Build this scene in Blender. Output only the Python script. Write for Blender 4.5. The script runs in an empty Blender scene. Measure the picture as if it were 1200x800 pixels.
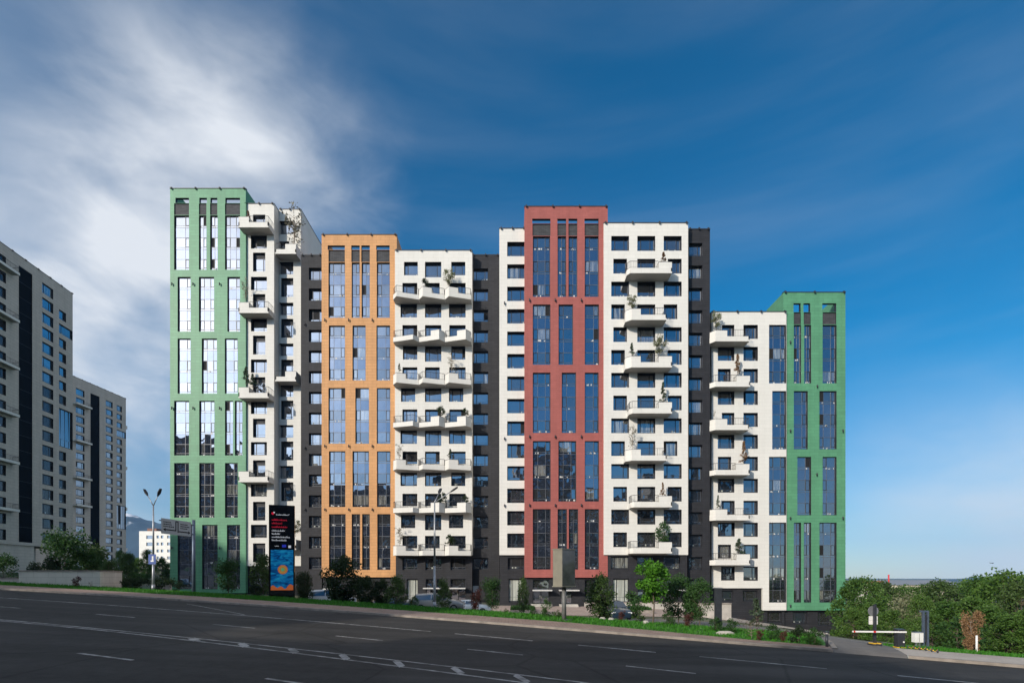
import bpy, math, random
from mathutils import Vector, Matrix
random.seed(7)
S=bpy.context.scene; COL=S.collection
F=600.0; HZ=675.0                      # focal length and horizon of the photograph in its own pixels

# ------------------------------------------------------------------ helpers
def empty(name,loc,rz=0,label=None,cat=None,group=None,kind=None):
    o=bpy.data.objects.new(name,None); COL.objects.link(o); o.location=loc; o.rotation_euler=(0,0,rz)
    o.empty_display_size=.3
    tag(o,label,cat,group,kind); return o
def tag(o,label=None,cat=None,group=None,kind=None):
    if label: o['label']=label
    if cat: o['category']=cat
    if group: o['group']=group
    if kind: o['kind']=kind
    return o
class MB:
    def __init__(s): s.v=[];s.f=[];s.m=[];s.sm=[]
    def quad(s,a,b,c,d,m=0,sm=False):
        n=len(s.v); s.v+= [tuple(a),tuple(b),tuple(c),tuple(d)]; s.f.append((n,n+1,n+2,n+3)); s.m.append(m); s.sm.append(sm)
    def tri(s,a,b,c,m=0):
        n=len(s.v); s.v+=[tuple(a),tuple(b),tuple(c)]; s.f.append((n,n+1,n+2)); s.m.append(m); s.sm.append(False)
    def box(s,x0,x1,y0,y1,z0,z1,m=0):
        n=len(s.v)
        s.v+=[(x0,y0,z0),(x1,y0,z0),(x1,y1,z0),(x0,y1,z0),(x0,y0,z1),(x1,y0,z1),(x1,y1,z1),(x0,y1,z1)]
        for f in ((0,3,2,1),(4,5,6,7),(0,1,5,4),(1,2,6,5),(2,3,7,6),(3,0,4,7)):
            s.f.append(tuple(n+i for i in f)); s.m.append(m); s.sm.append(False)
    def prism(s,poly,z0,z1,m=0,mt=None,dz=None):
        """poly: (x,y) counter-clockwise from above"""
        k=len(poly); n=len(s.v)
        s.v+=[(p[0],p[1],z0) for p in poly]+[(p[0],p[1],z1) for p in poly]
        s.f.append(tuple(n+i for i in reversed(range(k)))); s.m.append(m if mt is None else mt); s.sm.append(False)
        s.f.append(tuple(n+k+i for i in range(k))); s.m.append(m); s.sm.append(False)
        for i in range(k):
            j=(i+1)%k; s.f.append((n+i,n+j,n+k+j,n+k+i)); s.m.append(m); s.sm.append(False)
    def tube(s,p,q,r0,r1=None,n=8,m=0,cap=True):
        r1=r0 if r1 is None else r1
        p=Vector(p);q=Vector(q);d=(q-p)
        if d.length<1e-6: return
        d.normalize(); a=Vector((0,0,1)) if abs(d.z)<.9 else Vector((1,0,0))
        u=d.cross(a).normalized(); w=d.cross(u); b=len(s.v)
        for c,r in ((p,r0),(q,r1)):
            for i in range(n):
                t=2*math.pi*i/n; s.v.append(tuple(c+u*(r*math.cos(t))+w*(r*math.sin(t))))
        for i in range(n):
            j=(i+1)%n; s.f.append((b+i,b+n+i,b+n+j,b+j)); s.m.append(m); s.sm.append(True)
        if cap:
            s.f.append(tuple(b+i for i in range(n))); s.m.append(m); s.sm.append(False)
            s.f.append(tuple(b+n+i for i in reversed(range(n)))); s.m.append(m); s.sm.append(False)
    def build(s,name,mats,parent=None,off=(0,0,0)):
        me=bpy.data.meshes.new(name)
        vs=[(v[0]-off[0],v[1]-off[1],v[2]-off[2]) for v in s.v] if any(off) else s.v
        me.from_pydata(vs,[],s.f)
        if not isinstance(mats,(list,tuple)): mats=[mats]
        for m in mats: me.materials.append(m)
        me.polygons.foreach_set('material_index',s.m); me.polygons.foreach_set('use_smooth',s.sm)
        me.update()
        o=bpy.data.objects.new(name,me); COL.objects.link(o)
        if parent: o.parent=parent
        return o
def copy_tree(o,parent=None):
    c=o.copy(); COL.objects.link(c); c.parent=parent
    for ch in [k for k in list(bpy.data.objects) if k.parent==o]: copy_tree(ch,c)
    return c
def children(o): return [k for k in bpy.data.objects if k.parent==o]

# ------------------------------------------------------------------ materials
def newmat(name):
    m=bpy.data.materials.new(name); m.use_nodes=True; nt=m.node_tree; nt.nodes.clear()
    out=nt.nodes.new('ShaderNodeOutputMaterial'); return m,nt,out
def N(nt,t,**kw):
    n=nt.nodes.new(t)
    for k,v in kw.items(): setattr(n,k,v)
    return n
def plain(name,col,rough=.6,metal=0,var=.12,scale=3,bump=0,spec=.5,emit=None,es=0,stretch=None,coat=0):
    m,nt,out=newmat(name); b=N(nt,'ShaderNodeBsdfPrincipled'); nt.links.new(b.outputs[0],out.inputs[0])
    b.inputs['Roughness'].default_value=rough; b.inputs['Metallic'].default_value=metal; b.inputs['Specular IOR Level'].default_value=spec
    b.inputs['Coat Weight'].default_value=coat
    tc=N(nt,'ShaderNodeTexCoord'); no=N(nt,'ShaderNodeTexNoise'); no.inputs['Scale'].default_value=scale; no.inputs['Detail'].default_value=6
    if stretch:
        mp=N(nt,'ShaderNodeMapping'); mp.inputs['Scale'].default_value=stretch; nt.links.new(tc.outputs['Object'],mp.inputs[0]); nt.links.new(mp.outputs[0],no.inputs[0])
    else: nt.links.new(tc.outputs['Object'],no.inputs[0])
    mx=N(nt,'ShaderNodeMix',data_type='RGBA'); mx.inputs[6].default_value=[c*(1-var) for c in col]+[1]; mx.inputs[7].default_value=[min(1,c*(1+var)) for c in col]+[1]
    rp=N(nt,'ShaderNodeMapRange'); rp.inputs[1].default_value=.3; rp.inputs[2].default_value=.7
    nt.links.new(no.outputs[0],rp.inputs[0]); nt.links.new(rp.outputs[0],mx.inputs[0]); nt.links.new(mx.outputs[2],b.inputs['Base Color'])
    if bump:
        bp=N(nt,'ShaderNodeBump'); bp.inputs['Strength'].default_value=bump; nt.links.new(no.outputs[0],bp.inputs['Height']); nt.links.new(bp.outputs[0],b.inputs['Normal'])
    if emit:
        b.inputs['Emission Color'].default_value=list(emit)+[1]; b.inputs['Emission Strength'].default_value=es
    return m
def cladding(name,col,bw=1.2,rh=.6,mortar=.022,dark=.72,var=.06,rough=.7,streak=.075):
    m,nt,out=newmat(name); b=N(nt,'ShaderNodeBsdfPrincipled'); nt.links.new(b.outputs[0],out.inputs[0]); b.inputs['Roughness'].default_value=rough; b.inputs['Specular IOR Level'].default_value=.36 if name=='green_panel' else .25
    tc=N(nt,'ShaderNodeTexCoord'); sp=N(nt,'ShaderNodeSeparateXYZ'); nt.links.new(tc.outputs['Object'],sp.inputs[0])
    ad=N(nt,'ShaderNodeMath',operation='ADD'); nt.links.new(sp.outputs[0],ad.inputs[0]); nt.links.new(sp.outputs[1],ad.inputs[1])
    cb=N(nt,'ShaderNodeCombineXYZ'); nt.links.new(ad.outputs[0],cb.inputs[0]); nt.links.new(sp.outputs[2],cb.inputs[1])
    br=N(nt,'ShaderNodeTexBrick'); nt.links.new(cb.outputs[0],br.inputs[0]); br.inputs['Scale'].default_value=1
    br.inputs['Brick Width'].default_value=bw; br.inputs['Row Height'].default_value=rh; br.inputs['Mortar Size'].default_value=mortar; br.inputs['Mortar Smooth'].default_value=.1; br.inputs['Bias'].default_value=0
    br.inputs['Color1'].default_value=[c*(1-var) for c in col]+[1]; br.inputs['Color2'].default_value=[min(1,c*(1+var)) for c in col]+[1]; br.inputs['Mortar'].default_value=[c*dark for c in col]+[1]
    no=N(nt,'ShaderNodeTexNoise'); no.inputs['Scale'].default_value=.35; no.inputs['Detail'].default_value=8
    mp=N(nt,'ShaderNodeMapping'); mp.inputs['Scale'].default_value=(2.5,2.5,.35); nt.links.new(tc.outputs['Object'],mp.inputs[0]); nt.links.new(mp.outputs[0],no.inputs[0])
    rr=N(nt,'ShaderNodeMapRange'); rr.inputs[1].default_value=.3; rr.inputs[2].default_value=.7; rr.inputs[3].default_value=1-streak*2; rr.inputs[4].default_value=1+streak*.5
    nt.links.new(no.outputs[0],rr.inputs[0])
    mu=N(nt,'ShaderNodeMix',data_type='RGBA',blend_type='MULTIPLY'); mu.inputs[0].default_value=1; nt.links.new(br.outputs[0],mu.inputs[6]); nt.links.new(rr.outputs[0],mu.inputs[7])
    nt.links.new(mu.outputs[2],b.inputs['Base Color'])
    return m
def glass(name,inner,fac,tint=(.8,.85,.95),noise=0):
    """coated window glass: mirror layer over what is right behind the pane"""
    m,nt,out=newmat(name); g=N(nt,'ShaderNodeBsdfGlossy'); g.inputs['Color'].default_value=list(tint)+[1]; g.inputs['Roughness'].default_value=.02
    d=N(nt,'ShaderNodeBsdfDiffuse'); mix=N(nt,'ShaderNodeMixShader')
    tc=N(nt,'ShaderNodeTexCoord'); 
    fr=N(nt,'ShaderNodeFresnel'); fr.inputs[0].default_value=1.5
    mm=N(nt,'ShaderNodeMath',operation='ADD',use_clamp=True); mm.inputs[1].default_value=fac; nt.links.new(fr.outputs[0],mm.inputs[0]); nt.links.new(mm.outputs[0],mix.inputs[0])
    if noise:
        wv=N(nt,'ShaderNodeTexNoise'); wv.inputs['Scale'].default_value=1; mp=N(nt,'ShaderNodeMapping'); mp.inputs['Scale'].default_value=(5,5,.3)
        nt.links.new(tc.outputs['Object'],mp.inputs[0]); nt.links.new(mp.outputs[0],wv.inputs[0]); wv.inputs['Detail'].default_value=3
        cr=N(nt,'ShaderNodeValToRGB'); cr.color_ramp.elements[0].position=.42; cr.color_ramp.elements[1].position=.6
        cr.color_ramp.elements[0].color=[c*(1-noise) for c in inner]+[1]; cr.color_ramp.elements[1].color=list(inner)+[1]
        nt.links.new(wv.outputs[0],cr.inputs[0]); nt.links.new(cr.outputs[0],d.inputs[0])
    else: d.inputs[0].default_value=list(inner)+[1]
    bn=N(nt,'ShaderNodeTexNoise'); bn.inputs['Scale'].default_value=.9; bn.inputs['Detail'].default_value=1; nt.links.new(tc.outputs['Object'],bn.inputs[0])
    bp=N(nt,'ShaderNodeBump'); bp.inputs['Strength'].default_value=.035; bp.inputs['Distance'].default_value=.25; nt.links.new(bn.outputs[0],bp.inputs['Height']); nt.links.new(bp.outputs[0],g.inputs['Normal'])
    nt.links.new(d.outputs[0],mix.inputs[1]); nt.links.new(g.outputs[0],mix.inputs[2]); nt.links.new(mix.outputs[0],out.inputs[0])
    return m
def leafmat(name,c1,c2,trans=.35):
    m,nt,out=newmat(name); ge=N(nt,'ShaderNodeNewGeometry'); oi=N(nt,'ShaderNodeObjectInfo')
    ad=N(nt,'ShaderNodeMath',operation='MULTIPLY_ADD'); ad.inputs[1].default_value=.6; nt.links.new(ge.outputs['Random Per Island'],ad.inputs[0])
    m2=N(nt,'ShaderNodeMath',operation='MULTIPLY'); m2.inputs[1].default_value=.4; nt.links.new(oi.outputs['Random'],m2.inputs[0]); nt.links.new(m2.outputs[0],ad.inputs[2])
    mx=N(nt,'ShaderNodeMix',data_type='RGBA'); mx.inputs[6].default_value=list(c1)+[1]; mx.inputs[7].default_value=list(c2)+[1]; nt.links.new(ad.outputs[0],mx.inputs[0])
    d=N(nt,'ShaderNodeBsdfPrincipled'); d.inputs['Roughness'].default_value=.55; d.inputs['Specular IOR Level'].default_value=.3; nt.links.new(mx.outputs[2],d.inputs['Base Color'])
    t=N(nt,'ShaderNodeBsdfTranslucent'); nt.links.new(mx.outputs[2],t.inputs[0])
    ms=N(nt,'ShaderNodeMixShader'); ms.inputs[0].default_value=trans; nt.links.new(d.outputs[0],ms.inputs[1]); nt.links.new(t.outputs[0],ms.inputs[2]); nt.links.new(ms.outputs[0],out.inputs[0])
    return m
M={}
M['white']=cladding('white_panel',(.66,.64,.595),1.5,.52,.018,.87,.02,.7,.03)
M['green']=cladding('green_panel',(.095,.275,.150),1.3,.45,.025,.78,.07,.5)
M['orange']=cladding('ochre_panel',(.57,.295,.125),1.3,.45,.025,.76,.05,.6)
M['red']=cladding('red_panel',(.335,.100,.086),.9,.30,.02,.82,.06,.65)
M['dark']=cladding('dark_brick',(.027,.027,.031),.9,.3,.02,.6,.16,.65,.1)
M['darkp']=cladding('dark_panel',(.060,.060,.064),.6,.2,.02,.6,.22,.7,.1)
M['stone']=cladding('left_stone',(.49,.44,.385),1.5,.6,.03,.76,.04,.7,.06)
M['cream']=cladding('retaining_panel',(.62,.57,.50),1.2,.5,.02,.8,.03)
M['ghost']=cladding('opposite_wall',(.20,.185,.17),3,3.1,.5,.55,.08)
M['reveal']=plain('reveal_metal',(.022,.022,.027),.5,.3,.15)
M['soffit']=plain('shaded_soffit',(.34,.33,.31),.7,0,.04,1)  # white balcony underside painted darker, its shade put into the colour
M['frame']=plain('window_frame',(.028,.030,.036),.45,.3,.2)
M['frame2']=plain('thin_mullion',(.12,.125,.14),.45,.3,.2)
M['sill']=plain('pale_sill',(.55,.54,.52),.5,0,.2,9)
M['roof']=plain('roof_felt',(.12,.12,.12),.9,0,.2)
M['coping']=plain('coping_metal',(.05,.052,.06),.5,.5,.1)
M['rail']=plain('rail_metal',(.03,.03,.034),.45,.5,.1)
M['soil']=plain('soil',(.06,.04,.028),.95,0,.3,8)
M['g1']=glass('glass_clear',(.014,.016,.02),.36)
M['g2']=glass('glass_dim',(.03,.03,.03),.29)
M['g3']=glass('glass_curtain',(.30,.30,.26),.33,noise=.75)
M['g4']=glass('glass_blind',(.26,.25,.22),.36,noise=.55)
M['g6']=glass('glass_dulled_blind',(.05,.05,.05),.03,noise=.6)  # blinds behind dulled glass, dark tone stands in for the reflected complex
M['g5']=glass('glass_net_curtain',(.50,.52,.46),.15,noise=.3)
M['gs']=glass('glass_spandrel',(.02,.024,.034),.33,(.72,.79,.95))
M['gl']=glass('glass_opposite',(.04,.04,.045),.25)
M['black']=plain('open_sash_interior',(.008,.008,.009),.9,0,.1)
M['blackpanel']=plain('black_glass_panel',(.004,.005,.008),.6,0,.1,2,spec=.04)
GL=[M['g1'],M['g2'],M['g3'],M['g4'],M['black'],M['gs']]

# ------------------------------------------------------------------ ground shape
TH=-.3485; KR=.0075; R0=1/KR; CX=-45.532; CY=-101.765
def sn(x,y): return (math.atan2(x-CX,y-CY)+TH)/KR, R0-math.hypot(x-CX,y-CY)
def xy(s,n):
    ph=KR*s-TH; r=R0-n; return CX+r*math.sin(ph),CY+r*math.cos(ph)
def zr(s):
    e=max(-55,min(42,s)); z=-2.871-.0448*e+.000303*e*e+.00000397*e**3
    if s>42: z-=.012*(s-42)
    if s<-55: z+=(-.0448-.000606*55+.0000119*3025)*(s+55)
    return z
ZB=[(-900,16),(-400,9),(-150,3),(-100,.9),(-72,-1.3),(-50,-2.4),(-31,-3.1),(-13,-3.85),(0,-4.1),(14,-4.2),(24,-4.7),(33,-6.2),(45,-8.1),(60,-9.4),(100,-12),(300,-20),(900,-26)]
def lerp(a,b,t): return a+(b-a)*t
def pw(T,x):
    if x<=T[0][0]: return T[0][1]
    for (a,p),(b,q) in zip(T,T[1:]):
        if x<=b: return lerp(p,q,(x-a)/(b-a))
    return T[-1][1]
def clamp(t): return max(0,min(1,t))
def Z(x,y,raised=True):
    s,n=sn(x,y)
    if n>-4.601: return zr(s)-.0128*max(-4.6,min(n,18))
    d=-4.6-n; za=zr(s)+.059+(.12 if raised else 0)
    k=clamp((x-4)/10); isl=clamp((15.8-s)/2.4)
    if d>3.2: za+=.04*clamp((d-3.2)/2.0)
    d1=lerp(22,46,clamp((x-6)/24)); d0=lerp(5.2,lerp(2.5,5.2,isl),k); t=clamp((d-d0)/(d1-d0)); t=lerp(.5*t+.5*t*t*(3-2*t),t,k)
    zb=pw(ZB,lerp(x,x*(72/max(y,28))**.55 if 0<y<72 else x,k))
    if y>130: zb=lerp(zb,-22 if x>-60 else 4,clamp((y-130)/500))
    return lerp(za,zb,t)
def pos(px,Y,dz=0):
    x=(px-600)/F*Y; return (x,Y,Z(x,Y)+dz)

# ground materials
def groundmat(name,c1,c2,scale,rough=.85,bump=.3,c3=None,s3=.08,w3=.5,spec=.5,streaks=0):
    m,nt,out=newmat(name); b=N(nt,'ShaderNodeBsdfPrincipled'); nt.links.new(b.outputs[0],out.inputs[0]); b.inputs['Roughness'].default_value=rough; b.inputs['Specular IOR Level'].default_value=spec
    tc=N(nt,'ShaderNodeTexCoord'); n1=N(nt,'ShaderNodeTexNoise'); n1.inputs['Scale'].default_value=scale; n1.inputs['Detail'].default_value=10; n1.inputs['Roughness'].default_value=.65
    nt.links.new(tc.outputs['Object'],n1.inputs[0])
    r=N(nt,'ShaderNodeMapRange'); r.inputs[1].default_value=.3; r.inputs[2].default_value=.7; nt.links.new(n1.outputs[0],r.inputs[0])
    mx=N(nt,'ShaderNodeMix',data_type='RGBA'); mx.inputs[6].default_value=list(c1)+[1]; mx.inputs[7].default_value=list(c2)+[1]; nt.links.new(r.outputs[0],mx.inputs[0]); last=mx.outputs[2]
    if c3:
        n2=N(nt,'ShaderNodeTexNoise'); n2.inputs['Scale'].default_value=s3; n2.inputs['Detail'].default_value=5; nt.links.new(tc.outputs['Object'],n2.inputs[0])
        r2=N(nt,'ShaderNodeMapRange'); r2.inputs[1].default_value=.45; r2.inputs[2].default_value=.62; r2.inputs[4].default_value=w3; nt.links.new(n2.outputs[0],r2.inputs[0])
        m2=N(nt,'ShaderNodeMix',data_type='RGBA'); m2.inputs[7].default_value=list(c3)+[1]; nt.links.new(last,m2.inputs[6]); nt.links.new(r2.outputs[0],m2.inputs[0]); last=m2.outputs[2]
    if streaks:
        mp=N(nt,'ShaderNodeMapping'); mp.inputs['Rotation'].default_value=(0,0,math.radians(20)); mp.inputs['Scale'].default_value=(.035,.9,1); nt.links.new(tc.outputs['Object'],mp.inputs[0])
        n4=N(nt,'ShaderNodeTexNoise'); n4.inputs['Scale'].default_value=1; n4.inputs['Detail'].default_value=5; nt.links.new(mp.outputs[0],n4.inputs[0])
        r4=N(nt,'ShaderNodeMapRange'); r4.inputs[1].default_value=.3; r4.inputs[2].default_value=.7; r4.inputs[3].default_value=1-streaks; r4.inputs[4].default_value=1+streaks; nt.links.new(n4.outputs[0],r4.inputs[0])
        vo=N(nt,'ShaderNodeTexVoronoi',feature='DISTANCE_TO_EDGE'); vo.inputs['Scale'].default_value=.16; nz=N(nt,'ShaderNodeMix',data_type='RGBA'); nz.inputs[0].default_value=.12; nt.links.new(tc.outputs['Object'],nz.inputs[6]); nt.links.new(n1.outputs['Color'],nz.inputs[7]); nt.links.new(nz.outputs[2],vo.inputs[0])
        r5=N(nt,'ShaderNodeMapRange'); r5.inputs[1].default_value=0; r5.inputs[2].default_value=.012; r5.inputs[3].default_value=.55; r5.inputs[4].default_value=1; nt.links.new(vo.outputs[0],r5.inputs[0])
        mm=N(nt,'ShaderNodeMath',operation='MULTIPLY'); nt.links.new(r4.outputs[0],mm.inputs[0]); nt.links.new(r5.outputs[0],mm.inputs[1])
        m5=N(nt,'ShaderNodeMix',data_type='RGBA',blend_type='MULTIPLY'); m5.inputs[0].default_value=1; nt.links.new(last,m5.inputs[6]); nt.links.new(mm.outputs[0],m5.inputs[7]); last=m5.outputs[2]
    nt.links.new(last,b.inputs['Base Color'])
    n3=N(nt,'ShaderNodeTexNoise'); n3.inputs['Scale'].default_value=scale*6; n3.inputs['Detail'].default_value=4; nt.links.new(tc.outputs['Object'],n3.inputs[0])
    bp=N(nt,'ShaderNodeBump'); bp.inputs['Strength'].default_value=bump; bp.inputs['Distance'].default_value=.03; nt.links.new(n3.outputs[0],bp.inputs['Height']); nt.links.new(bp.outputs[0],b.inputs['Normal'])
    return m
M['asphalt']=groundmat('asphalt',(.019,.018,.018),(.033,.032,.031),2.2,.85,.35,(.052,.049,.047),.12,.55,.3,streaks=.35)
M['asphalt2']=groundmat('lot_asphalt',(.10,.092,.088),(.15,.14,.13),1.2,.9,.3,(.2,.18,.165),.15,.5)
M['ground']=groundmat('terrain_soil',(.08,.085,.045),(.13,.12,.075),.5,.95,.3,(.05,.085,.025),.06,.9)
M['grass']=groundmat('lawn',(.022,.10,.008),(.045,.17,.016),4,.9,.8,(.045,.10,.02),.4,.5)
M['paint']=groundmat('road_paint',(.15,.145,.145),(.42,.41,.40),5,.7,.2,(.06,.06,.06),1.6,.75)
def paving(name,c,w,h):
    m=cladding(name,c,w,h,.012,.55,.12,.85,.1)
    nt=m.node_tree
    cb=[n for n in nt.nodes if n.type=='COMBXYZ'][0]; sp=[n for n in nt.nodes if n.type=='SEPXYZ'][0]
    nt.links.new(sp.outputs[0],cb.inputs[0]); nt.links.new(sp.outputs[1],cb.inputs[1])
    return m
M['pave']=paving('pavement_blocks',(.30,.215,.175),.4,.2)
M['plaza']=paving('plaza_slabs',(.42,.33,.28),.9,.6)
M['kerb']=plain('kerb_concrete',(.25,.215,.185),.85,0,.3,2)
M['concrete']=plain('concrete',(.40,.37,.33),.85,0,.2,1.5,.2)
M['path']=groundmat('light_path',(.34,.30,.26),(.44,.39,.34),1.5,.9,.2,(.27,.22,.19),.3,.5)

def zone(name,ns,ss,mat,off=0,label=None):
    b=MB(); idx={}
    for i,s in enumerate(ss):
        for j,n in enumerate(ns(s) if callable(ns) else ns):
            x,y=xy(s,n); idx[i,j]=len(b.v); b.v.append((x,y,Z(x,y)+off))
    for i in range(len(ss)-1):
        for j in range(len(ns(0) if callable(ns) else ns)-1):
            b.f.append((idx[i,j],idx[i+1,j],idx[i+1,j+1],idx[i,j+1])); b.m.append(0); b.sm.append(True)
    # ns must run from large to small (towards the far side) so that faces look up
    o=b.build(name,mat); tag(o,kind='structure'); return o
def rng(a,b,st):
    k=max(1,int(round(abs(b-a)/st))); return [a+(b-a)*i/k for i in range(k+1)]
SS=rng(-190,200,1.0)
def flip_up(o):
    me=o.data
    if me.polygons and sum(p.normal.z for p in me.polygons)<0: me.flip_normals()
# one continuous sheet, cut into materials along the road
far=[-4.6-.22,-7.8,-9.5,-12.0]+rng(-13.5,-60,1.5)+[-65,-72,-80,-90,-105,-125,-150,-180,-230,-300,-400,-550,-800,-1200,-1800,-2800,-4200]
b=MB(); idx={}
nearn=[128,100,70,50,35,25]+rng(20,-4.59,1.23)
S0,S1=24.5,34.0            # the drive that crosses the pavement
# road
flip_up(zone('road',[20]+rng(16,-4.6,1.2),SS,M['asphalt']))
flip_up(zone('ground_near',[128,100,70,50,35,25,20],rng(-190,200,2),M['asphalt2']))
segs=[('left',rng(-190,13.2,1)),('right',rng(15.8,200,1))]
drive=rng(13.2,15.8,.5)
for nm,ss in segs:
    ow=(lambda q: lerp(-7.6,-5.9,clamp((q-1)/9))) if nm=='left' else (lambda q:-7.6)
    flip_up(zone('pavement',lambda q:[-4.82,lerp(-4.82,ow(q),.5),ow(q)],ss,M['pave'] if nm=='left' else M['path']))
    flip_up(zone('verge_ground',lambda q:[ow(q),lerp(ow(q),-9.5,.5),-9.5,-10.5,-11.6],ss,M['grass']))
    # kerb
    k=MB()
    for s0,s1 in zip(ss,ss[1:]):
        a=xy(s0,-4.6);c=xy(s1,-4.6);a2=xy(s0,-4.82);c2=xy(s1,-4.82)
        z0=zr(s0)+.059;z1=zr(s1)+.059
        k.quad((*a,z0-.05),(*c,z1-.05),(*c,z1+.12),(*a,z0+.12)); k.quad((*a,z0+.12),(*c,z1+.12),(*c2,Z(*c2)),(*a2,Z(*a2)))
    tag(k.build('kerb',M['kerb']),kind='structure')
flip_up(zone('drive_crossing',[-4.6,-4.82,-6,-7.6,-8.2,-9.5,-11.6],drive,M['asphalt2']))
flip_up(zone('parking_road',[-11.6]+rng(-13,-25,1.5),rng(-190,18,1.0),M['asphalt2']))
flip_up(zone('wood_floor',[-11.6]+rng(-13,-25,1.5),rng(18,200,1.0),M['ground']))
flip_up(zone('ground',rng(-25,-60,1.75)+[-65,-72,-80,-90,-105,-125,-150,-180,-230,-300,-400,-550,-800,-1200,-1800,-2800,-4200,-6500],SS,M['ground']))

def ribbon(name,pts,w,mat,off=.03,step=.5,kind='structure',ends=None):
    """flat strip along a plan polyline, laid on the ground"""
    b=MB(); P=[]
    for (x0,y0),(x1,y1) in zip(pts,pts[1:]):
        L=math.hypot(x1-x0,y1-y0); k=max(1,int(L/step))
        for i in range(k): P.append((lerp(x0,x1,i/k),lerp(y0,y1,i/k)))
    P.append(pts[-1]); nw=max(1,int(w/.8)); rows=[]
    for i,p in enumerate(P):
        q=P[min(i+1,len(P)-1)]; r=P[max(i-1,0)]; dx,dy=q[0]-r[0],q[1]-r[1]; L=math.hypot(dx,dy) or 1
        nx,ny=-dy/L,dx/L
        rows.append([(p[0]+nx*w*(j/nw-.5),p[1]+ny*w*(j/nw-.5)) for j in range(nw+1)])
    for a,c in zip(rows,rows[1:]):
        for j in range(nw):
            q=[a[j],c[j],c[j+1],a[j+1]]
            b.quad(*[(u[0],u[1],Z(*u)+off) for u in q])
    o=b.build(name,mat); flip_up(o)
    if kind: tag(o,kind=kind)
    return o
# road markings, real lines along the road
def marking(s0,s1,n,w=.14,mat='paint',n2=None):
    b=MB(); k=max(1,int(abs(s1-s0)/.8)); n2=n if n2 is None else n2
    for i in range(k):
        a=lerp(s0,s1,i/k); c=lerp(s0,s1,(i+1)/k); na=lerp(n,n2,i/k); nc=lerp(n,n2,(i+1)/k)
        q=[xy(a,na-w/2),xy(c,nc-w/2),xy(c,nc+w/2),xy(a,na+w/2)]
        b.quad(*[(u[0],u[1],Z(*u)+.005) for u in q])
    o=b.build('road_marking',M[mat]); flip_up(o); return tag(o,kind='structure')
marking(-75,-4.2,0,.15); marking(-2.9,1.0,0,.15); marking(3.1,6.4,0,.15); marking(8.1,12.5,0,.15); marking(14.6,19,0,.15); marking(21,26,0,.15)
for s in (-58,-50,-42.6,-35.2,-28.0,-20.9,-13.8,-7.0,-.6,5.8,12,18): marking(s,s+2.4,3.6,.12)
for s in (-46,-37,-29,-20.6,-11.6,-3.6,4.4): marking(s,s+2.5,11.0,.13)
marking(-75,-16,7.08,.13); marking(-75,-16,7.34,.13)
marking(-16,-2,7.08,.12,n2=6.95); marking(-16,-2,7.34,.12,n2=7.75); marking(-2,14,6.95,.12,n2=6.8); marking(-2,14,7.75,.12,n2=8.0)
for s in (-11.3,-8.8,-6.4,-4.1,-1.8,.5,2.8,5,7.2,9.4):
    f=clamp((s+16)/14); marking(s,s+.75,lerp(7.1,7.0,f),.35,n2=lerp(7.34,7.72,f))
marking(-22,-15.5,-3.2,.1,n2=-.3)

# grass blades on the verge : countless
gb=MB()
rnd=random.Random(3)
for i in range(42000):
    if rnd.random()<.35: s=rnd.uniform(-50,-20)
    else: s=rnd.uniform(-22,26)
    if 13.0<s<16.0: continue
    n=rnd.uniform(-7.55 if s>14 else lerp(-7.55,-5.9,clamp((s-1)/9)),-11.7); x,y=xy(s,n); z=Z(x,y); a=rnd.uniform(0,6.28); w=.035; h=rnd.uniform(.05,.17)*(1.5 if rnd.random()<.06 else 1)
    dx,dy=math.cos(a)*w,math.sin(a)*w; lx,ly=rnd.uniform(-.06,.06),rnd.uniform(-.06,.06)
    gb.tri((x-dx,y-dy,z-.02),(x+dx,y+dy,z-.02),(x+lx,y+ly,z+h))
M['blade']=leafmat('grass_blade',(.025,.12,.008),(.06,.23,.018),.3)
tag(gb.build('grass',M['blade']),'short bright green grass growing on the verge beside the road','grass',kind='stuff')

# ------------------------------------------------------------------ facades
def P2(D,px,py): return ((px-600)/F*D,(HZ-py)/F*D)
def wallmesh(b,x0,x1,z0,z1,holes,rec,y0=0,mw=0,mr=1,back=False):
    xs=sorted({x0,x1}|{h[i] for h in holes for i in (0,1)}); zs=sorted({z0,z1}|{h[i] for h in holes for i in (2,3)})
    xs=[x for x in xs if x0-1e-6<=x<=x1+1e-6]; zs=[z for z in zs if z0-1e-6<=z<=z1+1e-6]
    for i in range(len(xs)-1):
        cx=(xs[i]+xs[i+1])/2; run=None
        for j in range(len(zs)-1):
            cz=(zs[j]+zs[j+1])/2
            inh=any(h[0]<cx<h[1] and h[2]<cz<h[3] for h in holes)
            if inh:
                if run is not None: wq(b,xs[i],xs[i+1],run,zs[j],y0,mw,back,rec); run=None
            elif run is None: run=zs[j]
        if run is not None: wq(b,xs[i],xs[i+1],run,zs[-1],y0,mw,back,rec)
    for h in holes:
        a,c,p,q=h[:4]; r=rec; y1=y0+r
        b.quad((a,y0,p),(a,y1,p),(a,y1,q),(a,y0,q),mr); b.quad((c,y0,p),(c,y0,q),(c,y1,q),(c,y1,p),mr)
        b.quad((a,y0,q),(a,y1,q),(c,y1,q),(c,y0,q),mr); b.quad((a,y0,p),(c,y0,p),(c,y1,p),(a,y1,p),mr)
def wq(b,xa,xb,za,zb,y,m,back,rec):
    b.quad((xa,y,za),(xb,y,za),(xb,y,zb),(xa,y,zb),m)
    if back: b.quad((xa,y+rec,za),(xa,y+rec,zb),(xb,y+rec,zb),(xb,y+rec,za),m)
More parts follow.
